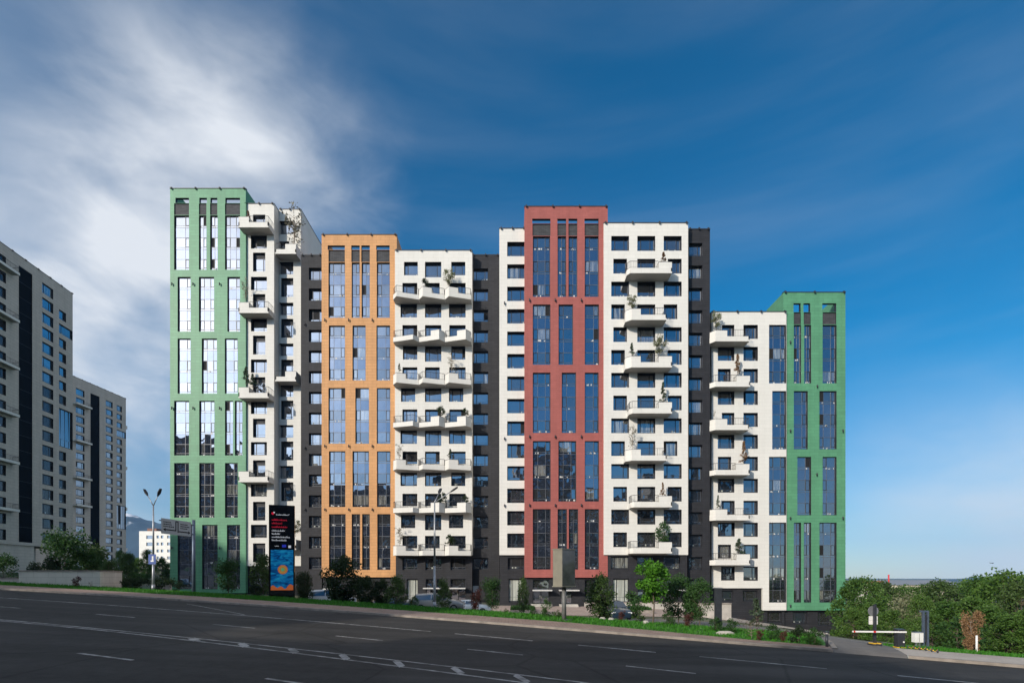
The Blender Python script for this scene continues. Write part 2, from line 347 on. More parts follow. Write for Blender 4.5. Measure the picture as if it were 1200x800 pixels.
def body(b,x0,x1,z0,z1,depth,y0=0,m=0,mroof=2):
    b.quad((x0,y0,z0),(x0,y0,z1),(x0,y0+depth,z1),(x0,y0+depth,z0),m)
    b.quad((x1,y0,z0),(x1,y0+depth,z0),(x1,y0+depth,z1),(x1,y0,z1),m)
    b.quad((x0,y0+depth,z0),(x0,y0+depth,z1),(x1,y0+depth,z1),(x1,y0+depth,z0),m)
    b.quad((x0,y0,z1),(x1,y0,z1),(x1,y0+depth,z1),(x0,y0+depth,z1),mroof)
    b.quad((x0,y0,z0),(x0,y0+depth,z0),(x1,y0+depth,z0),(x1,y0,z0),mroof)
R=random.Random(11)
def paneq(b,x0,x1,z0,z1,y,mi):
    t=.007*R.uniform(-1,1)*(x1-x0); u=.007*R.uniform(-1,1)*(z1-z0)
    b.quad((x0,y+t+u,z0),(x1,y-t+u,z0),(x1,y-t-u,z1),(x0,y+t-u,z1),mi)
def pick(pc=.08,po=.03):
    r=R.random()
    return 4 if r<po else 2 if r<po+pc*.6 else 3 if r<po+pc else 1 if r<.5 else 0
def window(root,x0,x1,z0,z1,rec,low=0,split=None,gpanel=0,base=None):
    """framed window: outer frame, casement mullions, guard rail line; child pane"""
    y=rec; f=MB(); t=.09
    if gpanel: f.box(x0,x1,y-.12,y+.02,z1-gpanel,z1,1); z1-=gpanel
    z1-=.08; f.box(x0,x1,y-.07,y+.01,z0,z0+.1); z0+=.1; f.box(x0,x1,y-.075,y+.01,z0,z0+t); f.box(x0,x1,y-.07,y+.01,z1-t,z1+.08); f.box(x0,x0+t,y-.068,y+.01,z0+t,z1-t); f.box(x1-t,x1,y-.068,y+.01,z0+t,z1-t)  # frame head thickened to add the dark band of niche shade
    w=x1-x0
    if split is None: split=R.choice([(.22,.78),(.25,),(.72,),(.24,.76)])
    xs=[x0+t]+[x0+w*s for s in split]+[x1-t]
    for s in split: f.box(x0+w*s-.05,x0+w*s+.05,y-.05,y+.01,z0+t,z1-t)
    zl=z0+(z1-z0)*.2
    f.box(x0+t,x1-t,y-.045,y+.012,zl-.02,zl+.02,2)
    fr=f.build('window',[M['frame'],M['darkp'],M['frame2'],M['sill']],root)
    g=MB(); base=pick() if base is None else base
    for a,c in zip(xs,xs[1:]):
        mi=base if R.random()<.8 or base>=6 else pick(.12,.0)
        if c-a<w*.3 and R.random()<.05: mi=4
        paneq(g,a,c,zl,z1-t,y-.02,mi); paneq(g,a,c,z0+t,zl,y-.02,mi if mi!=4 else 0)
    if R.random()<.45:
        for k in range(R.randint(1,3)):
            cx=R.uniform(x0+.15,x1-.25); f2=R.uniform(.08,.28); g.box(cx,cx+f2,y-.03,y-.021,z0+t,z0+t+R.uniform(.1,.3),6)
    g.build('pane',GL+[M['g5'],M['g6']],fr)
def strip(root,x0,x1,ztop,zbot,nf,rec,side):
    """tall glazing bay: vision rows and spandrel rows"""
    y=rec; f=MB(); t=.075; w=x1-x0
    f.box(x0,x1,y-.08,y+.01,zbot,zbot+t); f.box(x0,x1,y-.08,y+.01,ztop-t,ztop); f.box(x0,x0+t,y-.078,y+.01,zbot+t,ztop-t); f.box(x1-t,x1,y-.078,y+.01,zbot+t,ztop-t)
    pitch=(ztop-zbot)/(nf-.47)
    cw=min(.62,w*.45)
    cols=[]
    if 'L' in side: cols.append((x0+t,x0+t+cw))
    if 'R' in side: cols.append((x1-t-cw,x1-t))
    cuts=sorted({x0+t,x1-t}|{c[0] for c in cols}|{c[1] for c in cols})
    g=MB(); sp=MB()
    for c in cuts[1:-1]: f.box(c-.025,c+.025,y-.045,y+.01,zbot+t,ztop-t,1)
    for k in range(nf):
        zt=ztop-k*pitch-(t if k==0 else 0); zv=ztop-k*pitch-pitch*.53
        base=pick(.10,0); base=base if base!=4 else 0
        if k==nf-1: zv=zbot+t
        for a,c in zip(cuts,cuts[1:]):
            cas=any(abs(a-q[0])<1e-6 for q in cols); mi=base if R.random()<.75 else pick(.12,0)
            if cas and R.random()<.09: mi=4
            paneq(g,a,c,zv+.28,zt,y-.02,mi); paneq(g,a,c,zv,zv+.28,y-.02,0)
            if cas:
                u=.055
                f.box(a+.02,c-.02,y-.075,y-.03,zt-u,zt); f.box(a+.02,c-.02,y-.075,y-.03,zv+.30,zv+.30+u)
                f.box(a+.02,a+.02+u,y-.074,y-.03,zv+.30+u,zt-u); f.box(c-.02-u,c-.02,y-.074,y-.03,zv+.30+u,zt-u)
        f.box(x0+t,x1-t,y-.048,y+.011,zv+.26,zv+.31,1)
        if k<nf-1:
            f.box(x0+t,x1-t,y-.049,y+.011,zv-.03,zv+.03,1)
            z2=ztop-(k+1)*pitch
            f.box(x0+t,x1-t,y-.049,y+.011,z2-.03,z2+.03,1)
            for a,c in zip(cuts,cuts[1:]): paneq(sp,a,c,z2,zv,y-.021,0)
        if R.random()<.6:
            for q in range(R.randint(1,4)):
                cx=R.uniform(x0+.15,x1-.3); g.box(cx,cx+R.uniform(.06,.25),y-.03,y-.0215,zv+.02,zv+R.uniform(.12,.3),6)
    fr=f.build('window',[M['frame'],M['frame2']],root); g.build('pane',GL+[M['sill']],fr); sp.build('spandrel_glass',M['gs'],fr)
def rail_mesh(pts,z0,h,closed=False):
    b=MB()
    for p,q in zip(pts,pts[1:]):
        b.tube((*p,z0+h),(*q,z0+h),.03,n=6); b.tube((*p,z0+.12),(*q,z0+.12),.018,n=4)
        L=math.hypot(q[0]-p[0],q[1]-p[1]); k=max(1,int(L/.22))
        for i in range(k+1):
            x=lerp(p[0],q[0],i/k);y=lerp(p[1],q[1],i/k); b.tube((x,y,z0),(x,y,z0+h),.011 if i%5 else .022,n=4,cap=False)
    return b
def balcony(root,poly,zb,fh,planters,rails,ph=1.35):
    """poly: plan outline (x,y) with y<0 out of the wall, from the left wall end to the right wall end"""
    b=MB(); th=.15
    # slab + upstand fascia following outline (outer wall thick 0.15)
    pl=poly
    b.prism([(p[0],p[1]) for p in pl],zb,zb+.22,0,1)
    for p,q in zip(pl,pl[1:]):
        dx,dy=q[0]-p[0],q[1]-p[1]; L=math.hypot(dx,dy)
        if L<.05: continue
        nx,ny=-dy/L*th,dx/L*th
        b.prism([p,q,(q[0]+nx,min(q[1]+ny,-.002)),(p[0]+nx,min(p[1]+ny,-.002))],zb+.22,zb+fh,0)
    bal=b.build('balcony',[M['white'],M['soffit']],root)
    for pp in planters:
        k=MB(); k.prism(pp,zb+fh+.002,zb+fh+ph-.06,0)
        k.prism([(lerp(p[0],sum(a[0] for a in pp)/len(pp),-.01),p[1]) for p in pp],zb+fh+ph-.06,zb+fh+ph,1)
        k.build('planter_box',[M['white'],M['coping']],bal)
    for rr in rails: rail_mesh(rr,zb+fh,.95).build('railing',M['rail'],bal)
    return bal

class Block:
    def __init__(s,name,D,px0,px1,ptop,pbot,mat,label,cat='apartment block',depth=14,group='joined sections of the apartment complex',rz=0,org=None):
        s.D=D; s.x0,s.zt=P2(D,px0,ptop); s.x1,s.zb=P2(D,px1,pbot); s.cx=(s.x0+s.x1)/2
        s.root=empty(name,(s.cx,D,min(s.zb,Z(s.cx,D))),0,label,cat,group); s.o=s.root.location.copy(); s.mat=mat; s.holes=[]; s.win=[]; s.depth=depth
        s.lz=s.o.z
    def X(s,px): return (px-600)/F*s.D-s.cx
    def Zz(s,py): return (HZ-py)/F*s.D-s.lz
    def hole(s,a,b,t,bt,kind='w',**kw): s.holes.append((s.X(a),s.X(b),s.Zz(bt),s.Zz(t))); s.win.append((kind,kw))
    def finish(s,rec=.58,zroof=None,ground=None,inset=.0):
        """main wall from s.zb up to the roof"""
        b=MB(); x0=s.x0-s.cx;x1=s.x1-s.cx; z0=s.zb-s.lz; z1=s.zt-s.lz
        zr_=z1 if zroof is None else s.Zz(zroof)
        hs=[h for h in s.holes]
        body_holes=[h for h in hs if h[3]<=zr_+1e-4]; crown=[h for h in hs if h[3]>zr_+1e-4]
        wallmesh(b,x0,x1,z0,zr_,body_holes,rec); body(b,x0,x1,z0,zr_ if zroof else zr_-.5,s.depth)
        if not zroof:   # parapet returns
            for (a,c) in ((x0,x0+.3),(x1-.3,x1)): b.quad((a,0,z1-.5),(a,0,z1),(a,s.depth,z1),(a,s.depth,z1-.5),0);b.quad((c,0,z1-.5),(c,s.depth,z1-.5),(c,s.depth,z1),(c,0,z1),0);b.quad((a,0,z1),(c,0,z1),(c,s.depth,z1),(a,s.depth,z1),0)
            b.quad((x0+.3,.3,z1-.5),(x0+.3,.3,z1),(x1-.3,.3,z1),(x1-.3,.3,z1-.5),0); b.quad((x0+.3,0,z1),(x1-.3,0,z1),(x1-.3,.3,z1),(x0+.3,.3,z1),0)
        b.build('wall',[s.mat,M['reveal'],M['roof']],s.root)
        if crown:
            c=MB(); th=.45; wallmesh(c,x0,x1,zr_,z1,crown,th,0,0,1,back=True)
            c.quad((x0,0,zr_),(x0,0,z1),(x0,th,z1),(x0,th,zr_)); c.quad((x1,0,zr_),(x1,th,zr_),(x1,th,z1),(x1,0,z1)); c.quad((x0,0,z1),(x1,0,z1),(x1,th,z1),(x0,th,z1))
            # side returns of the crown
            for a,cc in ((x0,x0+.5),(x1-.5,x1)): c.box(a,cc,th+.002,s.depth*.35,zr_+.002,z1)
            c.build('crown',[s.mat,M['reveal']],s.root)
        # coping with tie clips
        k=MB(); k.box(x0-.04,x1+.04,-.06,.36,z1+.002,z1+.10)
        if not zroof:
            k.box(x0-.04,x0+.34,.36,s.depth,z1+.002,z1+.10); k.box(x1-.34,x1+.04,.36,s.depth,z1+.002,z1+.10)
        L=x1-x0; q=max(2,int(L/3))
        for i in range(q+1):
            x=lerp(x0+.25,x1-.25,i/q); k.box(x-.07,x+.07,-.30,-.06,z1-.14,z1+.06); k.box(x-.09,x+.09,-.1,.1,z1+.1,z1+.22)
        k.build('roof_edge',M['coping'],s.root)
        for h,(kind,kw) in zip(s.holes,s.win):
            if kind=='w': window(s.root,h[0],h[1],h[2],h[3],rec-.02,**kw)
            elif kind=='s': strip(s.root,h[0],h[1],h[3],h[2],kw['nf'],.28,kw.get('side','R'))
            elif kind=='p':
                p=MB(); p.box(h[0],h[1],.15,.3,h[2],h[3]); p.build('dark_panel',M['darkp'],s.root)
    def plinth(s,pxa,pxb,ptop,holes,y0=.35,depth=13,doors=()):
        """dark lower storeys, butting against the underside of the coloured wall"""
        b=MB(); x0=s.X(pxa);x1=s.X(pxb); z1=s.Zz(ptop)-.003; z0=min(Z(s.o.x+x0,s.D),Z(s.o.x+x1,s.D))-1.2-s.lz
        hs=[(s.X(h[0]),s.X(h[1]),s.Zz(h[3]),s.Zz(h[2])) for h in holes]
        wallmesh(b,x0,x1,z0,z1,hs,.42,y0,0,1); body(b,x0,x1,z0,z1,depth,y0,0,2)
        b.build('ground_storey',[M['dark'],M['reveal'],M['roof']],s.root)
        for h,hh in zip(hs,holes):
            if len(hh)>4 and hh[4]=='door':
                door(s.root,h[0],h[1],h[2],h[3],y0+.40)
            else: 
                window(s.root,h[0],h[1],h[2],h[3],y0+.40,split=(.25,.75) if len(hh)>4 else None,base=6 if len(hh)>4 else None)
    def lamps(s,pts,c=None):
        for p in pts:
            b=MB(); x=s.X(p[0]);z=s.Zz(p[1]); b.tube((x,-.02,z+.12),(x,-.22,z+.12),.05,n=6); b.tube((x,-.2,z-.18),(x,-.2,z+.2),.085,n=8); b.build('wall_lamp',M['coping'],s.root)
def door(root,x0,x1,z0,z1,y):
    f=MB(); t=.09; zt=z0+2.3 if z1-z0>2.7 else z1-.1
    for a,c in ((x0,x0+t),(x1-t,x1)): f.box(a,c,y-.07,y+.01,z0,z1)
    f.box(x0+t,x1-t,y-.069,y+.01,z1-t,z1); f.box(x0+t,x1-t,y-.068,y+.01,zt,zt+t)
    mid=(x0+x1)/2; f.box(mid-.06,mid+.06,y-.067,y+.01,z0,zt); f.box(x0+t,x1-t,y-.066,y+.01,z0,z0+.12)
    fr=f.build('entrance_door',M['frame'],root); g=MB()
    for a,c in ((x0+t,mid-.06),(mid+.06,x1-t)): paneq(g,a,c,z0+.12,zt,y-.02,0)
    paneq(g,x0+t,x1-t,zt+t,z1-t,y-.02,1)
    g.build('pane',GL,fr)
    h=MB()
    for x in (mid-.12,mid+.12): h.tube((x,y-.12,z0+.9),(x,y-.12,z0+1.4),.02,n=6)
    h.build('handle',M['sill'],fr)
def canopy(s,pa,pb,py):
    b=MB(); x0=s.X(pa);x1=s.X(pb);z=s.Zz(py); b.box(x0,x1,-1.1,.33,z-.16,z); b.build('entrance_canopy',M['sill'],s.root)
    b2=MB()
    for x in (x0+.25,x1-.25): b2.tube((x,-.95,z),(x,.34,z+1.1),.025,n=5)
    b2.build('canopy_stay',M['rail'],s.root)

def tower(name,D,px0,px1,ptop,pbot,mat,label,zroof,panel,openings,pcols,rows,lampy=(),lampx=(),depth=14,zx=0):
    B=Block(name,D,px0,px1,ptop,pbot,mat,label,depth=depth)
    for a,c in openings: B.hole(a,c,zroof[0],zroof[1]-.001,'o')
    for a,c in pcols: B.hole(a,c,panel[0]+.3,panel[1]-.5,'p')
    for (t,bt,nf,cols) in rows:
        for i,(a,c) in enumerate(cols):
            w=c-a; side='LR' if w>17.5 else ('R' if i%2==0 else 'L')
            if nf==3 and w<12: side='R' if i%2 else 'L'
            B.hole(a,c,t,bt,'s',nf=nf,side=side)
    B.finish(zroof=zroof[1],rec=.30)
    pts=[(x,y) for y in lampy for x in lampx]; B.lamps(pts)
    return B
def cv(o,*v): return [(o+a/5.335,o+b/5.335) for a,b in v]
rG=lambda *v: cv(190,*v)
GLB=tower('tower',78.1,199.3,288.0,221.2,694.5,M['green'],'tall green clad tower with nearly white reflecting glass at the left end of the complex',(231.9,238.1),(238.1,252.4),
  rG((83,168),(232,280),(302,345),(395,487)),rG((75,168),(230,277),(300,345),(393,487)),
  [(252.4,316,3,rG((75,168),(230,277),(300,347),(393,487))),(324.4,388.4,3,rG((97,178),(230,325),(408,487))),(396.5,461,3,rG((97,178),(248,343),(392,472))),
   (469.4,533.4,3,rG((75,168),(232,327),(393,443),(455,502))),(542.2,606.2,3,rG((75,168),(232,327),(393,473))),(614.6,690,3,rG((97,190),(250,347),(405,487)))],
  (333.5,478.5,642),(202.2,227,258))
rO=lambda *v: cv(370,*v)
ORB=tower('tower',77.1,376.9,465.0,275.2,675.9,M['orange'],'ochre orange clad tower between two dark grey links','x' and (287.6,292.8),(292.8,307.5),
  rO((75,182),(222,275),(285,338),(378,462)),rO((80,182),(223,275),(285,338),(380,462)),
  [(307.5,372.2,3,rO((80,183),(225,275),(287,338),(382,463))),(381.3,445.5,3,rO((82,183),(230,312),(380,465))),(454.4,519.6,3,rO((80,185),(248,333),(382,466))),
   (528.4,593.7,3,rO((83,185),(230,333),(383,467))),(602,667.3,3,rO((83,187),(225,277),(290,338),(385,467)))],
  (375.6,522.8,597),(381,409,436.5))
rR=lambda *v: cv(550,*v)
REB=tower('tower',71.05,614.7,712.2,242.2,676.3,M['red'],'brick red clad tower, the tallest section in the middle of the complex',(256.3,261.9),(261.9,276.9),
  rR((393,507),(550,605),(620,675),(720,808)),rR((395,507),(551,605),(620,675),(721,808)),
  [(276.9,347.7,3,rR((397,505),(552,605),(620,675),(722,808))),(356.7,427.2,3,rR((397,507),(558,648),(722,810))),(436.5,507,3,rR((397,507),(578,667),(722,808))),
   (516.5,587.3,3,rR((397,508),(557,668),(722,810))),(596.2,666.9,3,rR((397,508),(552,610),(622,680),(722,810)))],
  (352.4,511.8,592),(620.5,650.5,681))
rE=lambda *v: cv(830,*v)
GRB=tower('tower',73.5,918.0,990.8,342.8,714.7,M['green'],'shorter green clad tower at the right end beside the trees',(355.3,365.6),(365.6,380.6),
  rE((533,577),(595,637),(713,800)),rE((535,578),(597,640),(715,800)),
  [(380.6,449,3,rE((535,580),(600,643),(715,802))),(458,526.2,3,rE((535,622),(695,802))),(535,603.4,3,rE((557,643),(715,802))),(612,705.5,4,rE((535,580),(598,643),(695,802)))],
  (453,),(957,))
GRB.lamps([(925.5,401.5),(925.5,505),(987,505),(925.5,607),(987,607),(956.5,556),(925.5,709.5),(987,709.5)])
GLB.plinth(199.5,287.5,694.5,[],y0=.4)
# ochre base
ORB.plinth(377.2,462.6,675.9,[(383,399,681,700),(411,425,681,700,'door'),(438,456,681,700)],y0=.5)
canopy(ORB,380,401,689)
REB.plinth(615,707.3,676.3,[(624.5,644,679,709.2,'door'),(657,671,679,709.2,'door'),(686,700,679,705)],y0=.5)
canopy(REB,624,646.5,690.5); canopy(REB,655,678,690.5)
GRB.plinth(922,990.5,714.7,[(931.5,948.5,717,731),(961,978,717,733.5)],y0=.5)

# ---- white block beside the green tower, with stacked balconies
A=Block('block',78.4,286.5,321.2,239,662.8,M['white'],'narrow off-white stack of balconies next to the tall green tower',depth=12)
xa,xb=190+555/5.335,190+655/5.335; na,nb=190+568/5.335,190+645/5.335
for k in range(8): A.hole(xa,xb,276+48.35*k,291.4+48.35*k)
A.hole(na,nb,251.6,265,)
for k in range(8): A.hole(na,nb,296.0+48.6*k,318+48.6*k,gpanel=.55)
A.finish()
A.plinth(287,321,662.8,[(294,311,668,694)],y0=.3,depth=11)
for k,(yb) in enumerate((275.5,373.5,470.8,567.0)):
    z=A.Zz(yb); x0=A.X(286.6); x1=A.X(321)
    balcony(A.root,[(x0,-.003),(x0,-1.75),(x1,-1.75),(x1,-.003)],z,.78,[[(x0+.01,-1.74),(x0+1.55,-1.74),(x0+1.55,-.01),(x0+.01,-.01)]],[[(x0+1.56,-1.68),(x1-.08,-1.68),(x1-.08,-.05)]],ph=.85)
Bk=Block('block',80.0,327.2,352.6,245.6,662.8,M['white'],'recessed off-white stack with grey window surrounds behind the digital advertising sign',depth=16)
xa,xb=190+720/5.335,190+820/5.335; na=190+745/5.335
Bk.hole(xa,xb,259,274.6)
for k in range(7): Bk.hole(xa,xb,306.9+47.75*k,321.5+47.75*k)
Bk.hole(xa,190+795/5.335,283,296.5)
for k in range(7): Bk.hole(na,xb,325.8+47.8*k,347.8+47.8*k,gpanel=.6)
Bk.finish()
Bk.plinth(327.5,352.3,662.8,[],y0=.3,depth=11)
for yb in (305.6,451.5,644.5):
    z=Bk.Zz(yb); x0=Bk.X(328.5); x1=Bk.X(352.4)
    balcony(Bk.root,[(x0,-.003),(x0,-1.75),(x1,-1.75),(x1,-.003)],z,.70,[[(x1-1.65,-1.74),(x1-.01,-1.74),(x1-.01,-.01),(x1-1.65,-.01)]],[[(x0+.08,-1.68),(x1-1.66,-1.68)]],ph=.85)
# ---- dark links
L1=Block('block',78.1,352.6,377.1,299,703,M['dark'],'narrow dark grey brick link to the left of the ochre tower',depth=12)
for k in range(15): L1.hole(361.9,376.9,313.7+24.2*k,327.8+24.2*k)
L1.finish(rec=.52); L1.lamps([(357.5,380.5),(357.5,525),(357.5,597)])
L1.plinth(352.8,376.8,703.2,[],y0=.35,depth=9)
L2=Block('block',78.2,553.0,585.2,299,703,M['dark'],'dark grey brick link between the white zigzag balcony block and the red tower section',depth=12)
for k in range(15): L2.hole(553.9,572.1,314.4+24.2*k,328.2+24.2*k)
L2.finish(rec=.52); L2.plinth(553.2,585,703.2,[],y0=.35,depth=9)
L3=Block('block',72.0,806.4,832.0,268.8,711,M['dark'],'dark grey brick link to the right of the tall white balcony block',depth=15)
for k in range(17): L3.hole(807.6,823.2,284.7+26.25*k,299.7+26.25*k)
L3.finish(rec=.52); L3.plinth(806.6,831.8,711.2,[],y0=.35,depth=9)
# ---- white block with zigzag balconies
W2=Block('block',76.6,462.8,553.2,293.7,650,M['white'],'off-white block with seven bands of zigzag balconies beside the ochre tower',depth=14)
o=370; c2=(o+683/5.335,o+785/5.335)
for r in range(14):
    t=306.9+24.66*r
    if r%2==0:
        c1=(552,638) if r==0 else ((533,622) if r in (6,12) else (530,633) if r%4==2 or r==8 else (545,635)); c3=(847,935) if r in (0,4,10) else (833,922) if r in (6,12) else (833,937)
        W2.hole(o+c1[0]/5.335,o+c1[1]/5.335,t,t+15.6); W2.hole(*c2,t,t+15.8 if r%4 else t+18); W2.hole(o+c3[0]/5.335,o+c3[1]/5.335,t,t+15.6)
    else:
        W2.hole(o+542/5.335,o+635/5.335,t,t+14.6); W2.hole(o+683/5.335,o+(785 if r%4==3 else 775)/5.335,t,t+14.6); W2.hole(o+835/5.335,o+937/5.335,t,t+14.6)
W2.finish()
W2.plinth(463.2,553.0,650,[(471,488.5,653,667.5),(498,517,653,667.5),(527.5,545.5,653,667.5),(476,489,678,703,'shop'),(498.5,509,678,704.5,'door'),(511.5,518,678,702),(527.5,545.5,678,704.5,'door')],y0=.35)
canopy(W2,497,517.5,688.2); canopy(W2,526.5,546,688.2)
bays=[(462.9,492.6),(492.7,522.4),(522.5,552.9)]
for i,yb in enumerate((356.3,405.2,454.4,503.6,553,602,651.2)):
    z=W2.Zz(yb)+.02; L=i%2==0
    for j,(a,c) in enumerate(bays):
        x0=W2.X(a)+.02;x1=W2.X(c)-.02;w=x1-x0
        if L: poly=[(x0,-.003),(x0,-1.25),(x0+w*.18,-2.15),(x1,-1.25),(x1,-.003)]; xp=x0+w*.52
        else: poly=[(x0,-.003),(x0,-1.25),(x1-w*.18,-2.15),(x1,-1.25),(x1,-.003)]; xp=x1-w*.52
        has=(L and (j!=0 if i==0 else j!=1)) or (not L and j>0)
        fr=lambda x:(lerp(-2.15,-1.25,(x-x0-w*.18)/(w*.82)) if L else lerp(-2.15,-1.25,(x1-w*.18-x)/(w*.82)))
        pl=[];rr=[]
        if has:
            if L: pl=[[(x0+.01,-1.24),(x0+w*.18,-2.13),(xp,fr(xp)+.02),(xp,-.6),(x0+.01,-.6)]]; rr=[[(xp+.02,fr(xp)+.07),(x1-.07,-1.2),(x1-.07,-.05)]]
            else: pl=[[(xp,fr(xp)+.02),(x1-w*.18,-2.13),(x1-.01,-1.24),(x1-.01,-.6),(xp,-.6)]]; rr=[[(x0+.07,-.05),(x0+.07,-1.2),(xp-.02,fr(xp)+.07)]]
        else:
            k=(x0+w*.18) if L else (x1-w*.18); rr=[[(x0+.07,-.05),(x0+.07,-1.2),(k,-2.08),(x1-.07,-1.2),(x1-.07,-.05)]]
        balcony(W2.root,poly,z,.68,pl,rr,ph=.78)
# ---- narrow white block left of the red tower
WN=Block('block',72.0,585.2,615.9,268,650,M['white'],'narrow off-white section joined to the left side of the red tower',depth=15)
for k in range(14): WN.hole(594.4,615.1,283.4+26.25*k,300.2+26.25*k)
WN.finish(); WN.lamps([(591.3,356),(591.3,514.3),(591.3,592.5)])
WN.plinth(585.5,614.9,650,[(595,615-.3,653,667),(596,612,678,705.3,'shop')],y0=.3)
# ---- white block right of the red tower
W3=Block('block',70.8,707.6,806.4,261.6,649.8,M['white'],'tall off-white block with single balconies up its middle, right of the red tower',depth=15)
o=700; q=lambda v:o+v/5.335
wide1,n1a,n1b=(87,198),(100,185),(87,172); wide3,n3a,n3b=(415,527),(440,527),(415,500)
pat=[(wide1,wide3),(n1a,n3a),(wide1,wide3),(n1b,n3b),(n1a,wide3),(n1b,n3a),(wide1,wide3),(n1a,n3a),(wide1,wide3),(n1b,n3b),(wide1,wide3),(n1a,n3a),(wide1,wide3),(n1a,n3a)]
for r,(a,c) in enumerate(pat):
    t=276.6+26.68*r; W3.hole(q(a[0]),q(a[1]),t,t+17.2); W3.hole(q(250),q(362),t,t+17.4); W3.hole(q(c[0]),q(c[1]),t,t+17.2)
W3.finish()
W3.plinth(707.9,806.2,649.8,[(q(88),q(200),651.5,666.5),(q(252),q(360),651.5,667),(q(420),q(522),651.5,667),(719,737.6,677.5,706,'shop'),(748,762,678,709,'door'),(781,798,678,708,'door')],y0=.3)
canopy(W3,779,801,690.5)
Df=70.8-1.9
def fx(B,px): return (px-600)/F*(B.D-1.9)-B.cx
for i,(xl,xr,pl,yb) in enumerate(((735.5,787.6,'R',320),(734.0,781.3,'L',374.7),(733.9,787.6,'LR',430.3),(738.2,787.6,'R',484.1),(734,781.3,'L',539.4),(740.2,787.6,'R',594),(739,787.6,'R',648))):
    z=(HZ-yb)/F*Df-W3.lz; x0=fx(W3,xl);x1=fx(W3,xr); xw0=x0; 
    poly=[(x0,-.003),(x0,-1.4),(x0+.35,-1.9),(x1,-1.9),(x1,-.003)] if 'L' not in pl else [(x0,-.003),(x0,-1.3),(x0+.7,-1.9),(x1,-1.9),(x1,-.003)]
    P=[];
    if 'R' in pl: P.append([(x1-1.8,-1.88),(x1-.01,-1.88),(x1-.01,-.7),(x1-1.8,-.7)])
    if 'L' in pl: P.append([(x0+.02,-.7),(x0+.02,-1.29),(x0+.7,-1.88),(x0+1.95,-1.88),(x0+1.95,-.7)])
    a=x0+1.97 if 'L' in pl else x0+.35; c=x1-1.82 if 'R' in pl else x1-.08
    rl=[(a,-1.84),(c,-1.84)]
    if 'L' not in pl: rl=[(x0+.08,-.05),(x0+.08,-1.4)]+rl
    if 'R' not in pl: rl=rl+[(c,-.05)]
    balcony(W3.root,poly,z,.70,P,[rl],ph=.86)
# ---- white block left of the right green tower
W4=Block('block',73.2,834.0,921.6,365.6,688.8,M['white'],'lower off-white block with balconies on its left, joined to the shorter green tower',depth=14)
q=lambda v:830+v/5.335
c1=[(85,163),(60,163),(60,140),(60,163),(85,163),(60,163),(60,143),(60,163),(85,165),(60,165),(60,142),(80,165)]
for r,(a,c) in enumerate(c1):
    t=380.6+25.72*r; W4.hole(q(a),q(c),t,t+16.2); W4.hole(q(220),q(310),t,t+16.4)
for t,bt,nf,a in ((380.6,449,3,380),(458,526.2,3,400),(535,603.4,3,380)): W4.hole(q(a),q(487),t,bt,'s',nf=nf,side='LR' if a==380 else 'R')
W4.hole(q(380),q(487),612,705.5,'s',nf=4,side='LR')
# the wall has a stepped lower edge: extend holes wall manually
W4s=W4.holes.pop(); W4w=W4.win.pop()
zs=W4.Zz(688.8)
W4.holes.append((W4s[0],W4s[1],zs,W4s[3])); W4.win.append(('o',{}))
W4.finish()
b=MB(); wallmesh(b,W4.X(893.8),W4.X(921.6),W4.Zz(714.7),zs-.001,[(W4s[0],W4s[1],W4s[2],zs-.001)],.32)
b.quad((W4.X(893.8),0,W4.Zz(714.7)),(W4.X(893.8),0,zs),(W4.X(893.8),3,zs),(W4.X(893.8),3,W4.Zz(714.7)),0)
b.quad((W4.X(893.8),0,W4.Zz(714.7)),(W4.X(893.8),3,W4.Zz(714.7)),(W4.X(921.6),3,W4.Zz(714.7)),(W4.X(921.6),0,W4.Zz(714.7)),0)
b.build('wall',[M['white'],M['reveal'],M['roof']],W4.root)
strip(W4.root,W4s[0],W4s[1],W4s[3],W4s[2],4,.30,'LR')
W4.plinth(834.3,893.6,688.8,[(846,860.5,691.5,704.5),(872,889,691.5,704.5)],y0=.35)
W4.plinth(893.9,921.8,714.7,[(901.5,918.5,717,730)],y0=.5)
Df=73.2-1.9
for i,(xl,xr,pl,yb) in enumerate(((833.8,878.4,'L',399.8),(833.8,879.1,'R',452.9),(833.8,878,'L',503.5),(833.8,878.4,'R',556.2),(833.8,878.6,'L',609.3),(833.8,879.1,'R',661.8))):
    z=(HZ-yb)/F*Df-W4.lz; x0=fx(W4,xl)+.0;x1=fx(W4,xr)
    poly=[(x0,-.003),(x0,-1.2),(x0+.55,-1.9),(x1,-1.9),(x1,-.003)]
    if 'R' in pl: P=[[(x1-1.9,-1.88),(x1-.01,-1.88),(x1-.01,-.7),(x1-1.9,-.7)]]; rl=[(x0+.08,-.05),(x0+.08,-1.2),(x0+.55,-1.84),(x1-1.92,-1.84)]
    else: P=[[(x0+.02,-.6),(x0+.02,-1.19),(x0+.55,-1.88),(x0+2.2,-1.88),(x0+2.2,-.6)]]; rl=[(x0+2.22,-1.84),(x1-.08,-1.84),(x1-.08,-.05)]
    balcony(W4.root,poly,z,.70,P,[rl],ph=.88)

